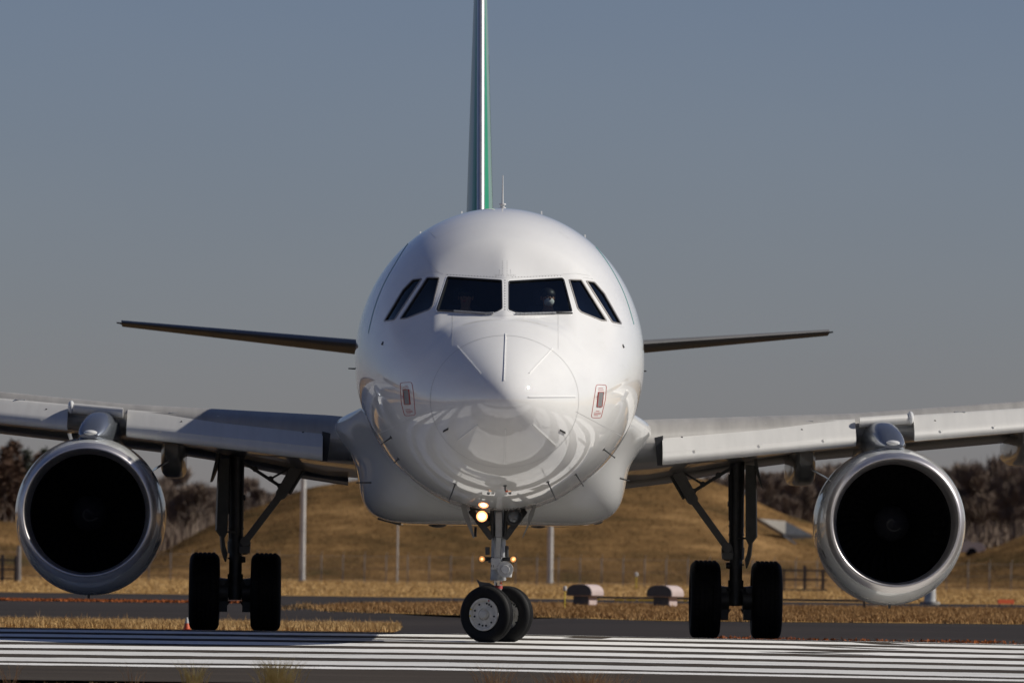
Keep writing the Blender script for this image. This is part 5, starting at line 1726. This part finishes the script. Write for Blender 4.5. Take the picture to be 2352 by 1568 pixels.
        nt = 60; tb = MB()
        # short tread blocks give the shoulder its notched outline
        for k in range(nt):
            if k % 1: continue
            t = 2 * math.pi * k / nt
            for dx in (-0.135, -0.068, 0.0, 0.068, 0.135):
                rr = 0.5905
                p = c + Vector((dx, -math.sin(t) * rr, math.cos(t) * rr))
                if p.z < 0.06: continue
                tb.box(p, (0.042, 0.042, 0.010), Matrix.Rotation(t, 3, 'X'))
        tb.build('tread_blocks', M['rubber'], T, fix=False)['kind'] = 'stuff'
    return G_
M['gear_brace'] = plain('gear_brace_paint', (0.13, 0.125, 0.115), 0.42, 0.2, 0, 0.2, 6.0)
M['gear_door'] = plain('gear_door_inner_paint', (0.06, 0.06, 0.05), 0.45, 0.0, 0, 0.25, 5.0)
main_gear(1, 0.028); main_gear(-1, 0.0)

def nose_gear():
    s = 5.07
    q = lambda x, y, ss=s: L(947.5 + x * 0.2563, 1119.7 + y * 0.2563, ss)
    cx = q(770, 600).x
    mb = MB()
    zt, zm_, zl, zp = q(770, 60).z, q(770, 440).z, q(770, 640).z, q(770, 830).z
    mb.tube((cx, s, zt), (cx, s, zm_), 0.075, 0.085, 20)
    mb.tube((cx, s, zm_), (cx, s, zl), 0.095, 0.10, 24)
    mb.tube((cx, s, zl), (cx, s, zp + 0.03), 0.10, 0.105, 24)
    mb.tube((cx, s, zp + 0.03), (cx, s, zp), 0.112, 0.105, 24)
    for z in (zl - 0.02, zl - 0.11): mb.tube((cx, s, z), (cx, s, z - 0.012), 0.108, 0.108, 24)
    N = mb.build('nose_gear', M['gear_grey'], air, 40)
    # V shaped top frame
    vf = MB()
    vf.beam(q(520, 200, 5.0), q(712, 455, 4.98), 0.085, 0.10); vf.beam(q(1010, 200, 5.0), q(825, 455, 4.98), 0.085, 0.10)
    vf.beam(q(512, 185, 5.0), q(1015, 185, 5.0), 0.05, 0.08); vf.beam(q(650, 330, 5.0), q(700, 300, 5.0), 0.05, 0.05); vf.beam(q(880, 330, 5.0), q(830, 300, 5.0), 0.05, 0.05)
    vf.build('top_frame', M['gear_dark'], N, bevel=0.01)
    dl = MB()
    dl.beam(q(772, 215, 4.85), q(772, 440, 4.86), 0.085, 0.05, (0, 1, 0)); dl.beam(q(772, 440, 4.86), q(764, 620, 4.92), 0.065, 0.05, (0, 1, 0))
    dl.tube(q(772, 255, 4.80), q(772, 255, 4.9), 0.045, 0.045, 16)
    for x in (740, 800): dl.beam(q(x, 530, 4.9), q(x, 625, 4.9), 0.028, 0.05, (0, 1, 0))
    dl.build('steering_link', M['gear_grey'], N, 40)
    sd = MB()
    sd.tube(q(712, 200, 4.95), q(720, 430, 4.95), 0.03, 0.03, 10); sd.tube(q(838, 200, 4.95), q(830, 430, 4.95), 0.03, 0.03, 10)
    sd.tube(q(672, 530, 4.95), q(672, 600, 4.95), 0.03, 0.03, 8); sd.tube(q(845, 520, 4.95), q(845, 620, 4.95), 0.025, 0.025, 8)
    for (x, y) in ((668, 545), (850, 540), (690, 660), (715, 700)):
        p = q(x, y, 4.9); sd.box(p, (0.035, 0.04, 0.035))
    sd.tube(q(565, 350, 5.1), q(562, 440, 5.1), 0.018, 0.018, 8)
    sd.build('hose_fitting', M['gear_dark'], N, 40)['kind'] = 'stuff'
    bx = MB(); bx.box(q(745, 680, 4.93), (0.13, 0.08, 0.16)); bx.box(q(715, 680, 4.90), (0.035, 0.05, 0.17))
    bx.build('steering_box', M['gear_light'], N, bevel=0.01)
    dm = MB(); p = q(830, 730, 4.92)
    dm.tube(p, p - Vector((0, 0.10, 0)), 0.11, 0.105, 20); dm.tube(p - Vector((0, 0.10, 0)), p - Vector((0, 0.14, 0)), 0.06, 0.055, 18); dm.tube(q(862, 800, 4.95), q(862, 760, 4.95), 0.04, 0.05, 10)
    for k in range(10):
        a = k * 0.628; w_ = p + Vector((math.cos(a) * 0.085, -0.105, math.sin(a) * 0.085)); dm.tube(w_, w_ - Vector((0, 0.015, 0)), 0.012, 0.012, 6)
    dm.build('steering_motor', M['gear_light'], N, 40)
    MB().tube((cx, s, zp), (cx, s, 0.36), 0.058, 0.058, 24).build('piston', M['chrome'], N, 40)
    zb_ = q(0, 880).z
    MB().tube((cx, s, zb_ + 0.022), (cx, s, zb_ - 0.022), 0.0605, 0.0605, 24).build('red_band', M['red'], N, 40)
    dp = q(800, 850, s).z
    MB().prism([(cx + 0.03, s - 0.062, dp - 0.02), (cx + 0.055, s - 0.058, dp - 0.02), (cx + 0.043, s - 0.06, dp + 0.035)], (0, 0.012, 0)).build('warning_mark', M['orange'], N)
    # lamps
    def lamp(px, py, r, lit, ss, deep, name):
        c = q(px, py, ss)
        H = MB().lathe([(deep, 0.002), (deep, r * 0.45), (deep * 0.5, r * 0.95), (0, r * 1.14), (-0.012, r * 1.14), (-0.012, r * 1.0), (0.004, r * 1.0)], c, (0, 1, 0), 28).build(name, M['gear_dark'], N, 40)
        MB().lathe([(0.004, r), (-0.008, r * 0.9), (-0.02, r * 0.55), (-0.026, 0.001)], c, (0, 1, 0), 28)
        return c, r
    def lampset(px, py, r, mat, ss, deep, name):
        c = q(px, py, ss)
        H = MB().lathe([(deep, 0.002), (deep, r * 0.45), (deep * 0.5, r * 1.0), (0, r * 1.16), (-0.012, r * 1.16), (-0.012, r * 1.0), (0.004, r * 1.0)], c, (0, 1, 0), 28).build(name, M['gear_dark'], air, 40)
        H.parent = N
        return c
    for (px, py, r, mat, ss, deep, bulb) in ((622, 255, 0.074, 'lamp_on', 4.80, 0.12, None), (912, 262, 0.095, 'lens', 4.80, 0.12, None), (622, 637, 0.042, 'lens', 4.86, 0.12, 'lamp_warm'), (903, 640, 0.042, 'lens', 4.86, 0.12, 'lamp_warm')):
        c = q(px, py, ss)
        prof = [(deep, 0.002), (deep, r * 0.5), (deep * 0.4, r * 1.05), (0, r * 1.2), (-0.012, r * 1.2), (-0.012, r * 1.0), (0.006, r * 1.0)]
        H = MB().lathe(prof, c, (0, 1, 0), 28).build('taxi_light' if r > 0.05 else 'turnoff_light', M['gear_dark'], N, 40)
        MB().lathe([(0.004, r), (-0.008, r * 0.9), (-0.02, r * 0.55), (-0.026, 0.001)], c, (0, 1, 0), 28).build('lens', M[mat] if bulb is None else M['lamp_warm2'], H, 50)
        if mat == 'lamp_on':
            MB().ball(c + Vector((0, -0.026, 0)), r * 0.62, 18, 12, (1, 0.25, 1)).build('bulb', M['lamp_core'], H, 50)
        if bulb:
            MB().ball(c + Vector((0, -0.03, 0)), r * 0.42, 14, 10, (1, 0.3, 1)).build('bulb', M['lamp_on'], H, 50)
            MB().tube(c + Vector((0, 0.06, 0)), Vector((cx, s - 0.02, c.z)), 0.03, 0.03, 10).build('lamp_bracket', M['gear_dark'], H, 40)
    # two small leg doors and the flap behind the wheels
    for pts in ([(478, 70), (436, 160), (452, 245), (545, 452), (556, 440), (505, 238), (476, 150), (486, 75)], [(1101, 75), (1108, 160), (1085, 250), (985, 458), (988, 430), (1030, 330), (1040, 240), (1082, 160), (1094, 80)]):
        MB().prism([q(x, y, 4.75) for x, y in pts], (0.01, 0.62, 0)).build('nose_gear_door', M['gear_door2'], N)
    MB().prism([q(x, y, 4.9) for x, y in ((568, 815), (610, 840), (690, 850), (745, 885), (735, 905), (600, 905), (596, 870))], (0, 0.10, 0)).build('mud_flap', M['gear_dark'], N)
    # steered wheels
    ang = R(30)
    ax = Vector((-math.sin(ang), -math.cos(ang), 0))
    cu = q(760, 1135)
    base = Vector((cx - 0.012, s, 0.381))
    for k in (1, -1):
        c = base + ax * 0.275 * k
        tyre_mesh(c, ax, 0.381, 0.205, 0.215, 4, N, flat=0.008, n=80)
        Rm = MB().lathe([(0.085, 0.222), (0.098, 0.216), (0.096, 0.19), (0.070, 0.178), (0.066, 0.150), (0.078, 0.085), (0.060, 0.083), (0.060, 0.002)], c, ax * k, 48).build('rim', M['rim'], N, 40)
        MB().lathe([(0.06, 0.068), (0.115, 0.062), (0.128, 0.050), (0.132, 0.002)], c, ax * k, 28).build('hub_cap', M['rim'], Rm, 40)
        hb = MB(); a_ = ax.orthogonal().normalized(); b_ = ax.cross(a_)
        for t in (20, 40, 60, 95, 130, 185, 200, 215, 260, 300, 330):
            p = c + ax * k * 0.071 + (a_ * math.cos(R(t)) + b_ * math.sin(R(t))) * 0.152
            hb.tube(p - ax * k * 0.01, p + ax * k * 0.004, 0.014, 0.014, 8)
        hb.build('wheel_hole', M['black'], Rm, fix=False)['kind'] = 'stuff'
        for t, mt in ((325, 'yellow'), (300, 'yellow'), (205, 'red')):
            p = c + ax * k * 0.0985 + (a_ * math.cos(R(t)) + b_ * math.sin(R(t))) * 0.203
            MB().tube(p - ax * k * 0.004, p + ax * k * 0.002, 0.013, 0.013, 8).build('balance_mark', M[mt], Rm)
    MB().tube(base - ax * 0.3, base + ax * 0.3, 0.05, 0.05, 16).build('axle', M['gear_grey'], N, 40)
    # small lamps of the belly reflect in the skin
    for (x, y, mt) in ((680, 48, 'lens'), (873, 46, 'lens'), (842, 25, 'orange')):
        u, v = 947.5 + x * 0.2563, 1119.7 + y * 0.2563
        p = on_skin(u, v, 0.0)
        if p is not None:
            MB().ball(p, 0.022, 12, 8).build('belly_lamp', M[mt], air, 50)
M['chrome'] = plain('chromed_piston', (0.75, 0.75, 0.74), 0.12, 1.0, 0, 0.05, 8.0)
M['gear_door2'] = plain('nose_door_paint', (0.16, 0.155, 0.14), 0.4, 0.0, 0.2, 0.2, 5.0)
M['lamp_warm2'] = lamp_mat('turnoff_lamp_lens', (0.9, 0.45, 0.15), 0.55)
nose_gear()

# ------------------------------------------------------------------ crew
def pilot(x, s, mask, turn, label):
    r_ = empty('person', A_MAT @ Vector((x, s, 3.84)))
    r_.rotation_euler = (0, 0, YAW + turn)
    tag(r_, label, 'person', 'crew in the cockpit')
    # continuous body: pelvis, chest, shoulders, neck, head, arms to the controls
    pts = {'pel': (0, 0.05, 0.0, .15), 'chest': (0, 0.0, 0.30, .165), 'sh': (0, 0.0, 0.47, .12), 'neck': (0, -0.01, 0.56, .058), 'jaw': (0, -0.02, 0.64, .07), 'head': (0, -0.01, 0.73, .094), 'crown': (0, 0.0, 0.80, .075),
           'sl': (-.19, 0.0, .45, .075), 'el': (-.26, -.10, .20, .05), 'hl': (-.16, -.36, .14, .035), 'sr': (.19, 0.0, .45, .075), 'er': (.26, -.10, .20, .05), 'hr': (.16, -.36, .14, .035)}
    ed = [('pel', 'chest'), ('chest', 'sh'), ('sh', 'neck'), ('neck', 'jaw'), ('jaw', 'head'), ('head', 'crown'), ('sh', 'sl'), ('sl', 'el'), ('el', 'hl'), ('sh', 'sr'), ('sr', 'er'), ('er', 'hr')]
    ks = list(pts)
    for side in (-1, 1):
        for f in range(4):
            k = f'f{side}{f}'; pts[k] = (side * (.16 - .02 * (f - 1.5)), -.43 - .01 * (f % 2), .13 - .02 * abs(f - 1.5), .010)
            ed.append(('hl' if side < 0 else 'hr', k))
        pts[f't{side}'] = (side * .115, -.39, .16, .012); ed.append(('hl' if side < 0 else 'hr', f't{side}'))
    ks = list(pts)
    me = bpy.data.meshes.new('body')
    me.from_pydata([pts[k][:3] for k in ks], [(ks.index(a), ks.index(b)) for a, b in ed], [])
    me.materials.append(M['skin'])
    b = link(bpy.data.objects.new('body', me), r_)
    sk = b.modifiers.new('skin', 'SKIN')
    for k, vv in zip(ks, me.skin_vertices[0].data): vv.radius = (pts[k][3], pts[k][3])
    me.skin_vertices[0].data[0].use_root = True
    sb = b.modifiers.new('sub', 'SUBSURF'); sb.levels = 2; sb.render_levels = 2
    sk.use_smooth_shade = True
    # face
    MB().ball((0, -0.108, 0.72), 0.017, 10, 8, (0.8, 1.1, 1.3)).build('nose', M['skin'], r_, 60)
    for sx in (-1, 1):
        MB().ball((sx * 0.034, -0.094, 0.745), 0.012, 10, 8).build('eye', M['hair'], r_, 60)
        MB().ball((sx * 0.094, 0.0, 0.725), 0.026, 10, 8, (0.4, 0.7, 1.2)).build('ear', M['skin'], r_, 60)
    MB().ball((0, 0.012, 0.775), 0.106, 24, 14, (0.95, 1.0, 0.82)).build('hair', M['hair'], r_, 60)
    if mask:
        MB().ball((0, -0.055, 0.672), 0.078, 20, 12, (0.9, 0.85, 0.78)).build('face_mask', M['mask'], r_, 60)
    else:
        MB().ball((0, -0.088, 0.675), 0.02, 12, 8, (1.3, 0.5, 0.4)).build('mouth', M['red'], r_, 60)
    jk = MB()
    secs = []
    for z, a, bb in ((-0.12, .20, .15), (0.1, .205, .15), (0.3, .225, .155), (0.43, .235, .125), (0.50, .14, .10), (0.545, .075, .07)):
        secs.append([(math.cos(t) * a, math.sin(t) * bb + 0.02, z) for t in np.linspace(0, 2 * math.pi, 24, endpoint=False)])
    jk.loft(secs); jk.build('shirt', M['shirt'], r_, 60)
    for sx in (-1, 1):
        sl = MB(); sl.tube((sx * .19, 0, .46), (sx * .265, -.10, .20), .088, .068, 16); sl.tube((sx * .265, -.10, .20), (sx * .175, -.32, .15), .066, .05, 16)
        sl.ball((sx * .265, -.10, .20), .067, 14, 10); sl.ball((sx * .19, 0, .46), .088, 14, 10)
        sl.build('sleeve', M['shirt'], r_, 60)
    return r_
pilot(0.58, 2.67, True, R(15), 'pilot in a white face mask behind the right windshield')
pilot(-0.50, 2.95, False, R(-12), 'dimly seen pilot without a mask behind the left windshield')
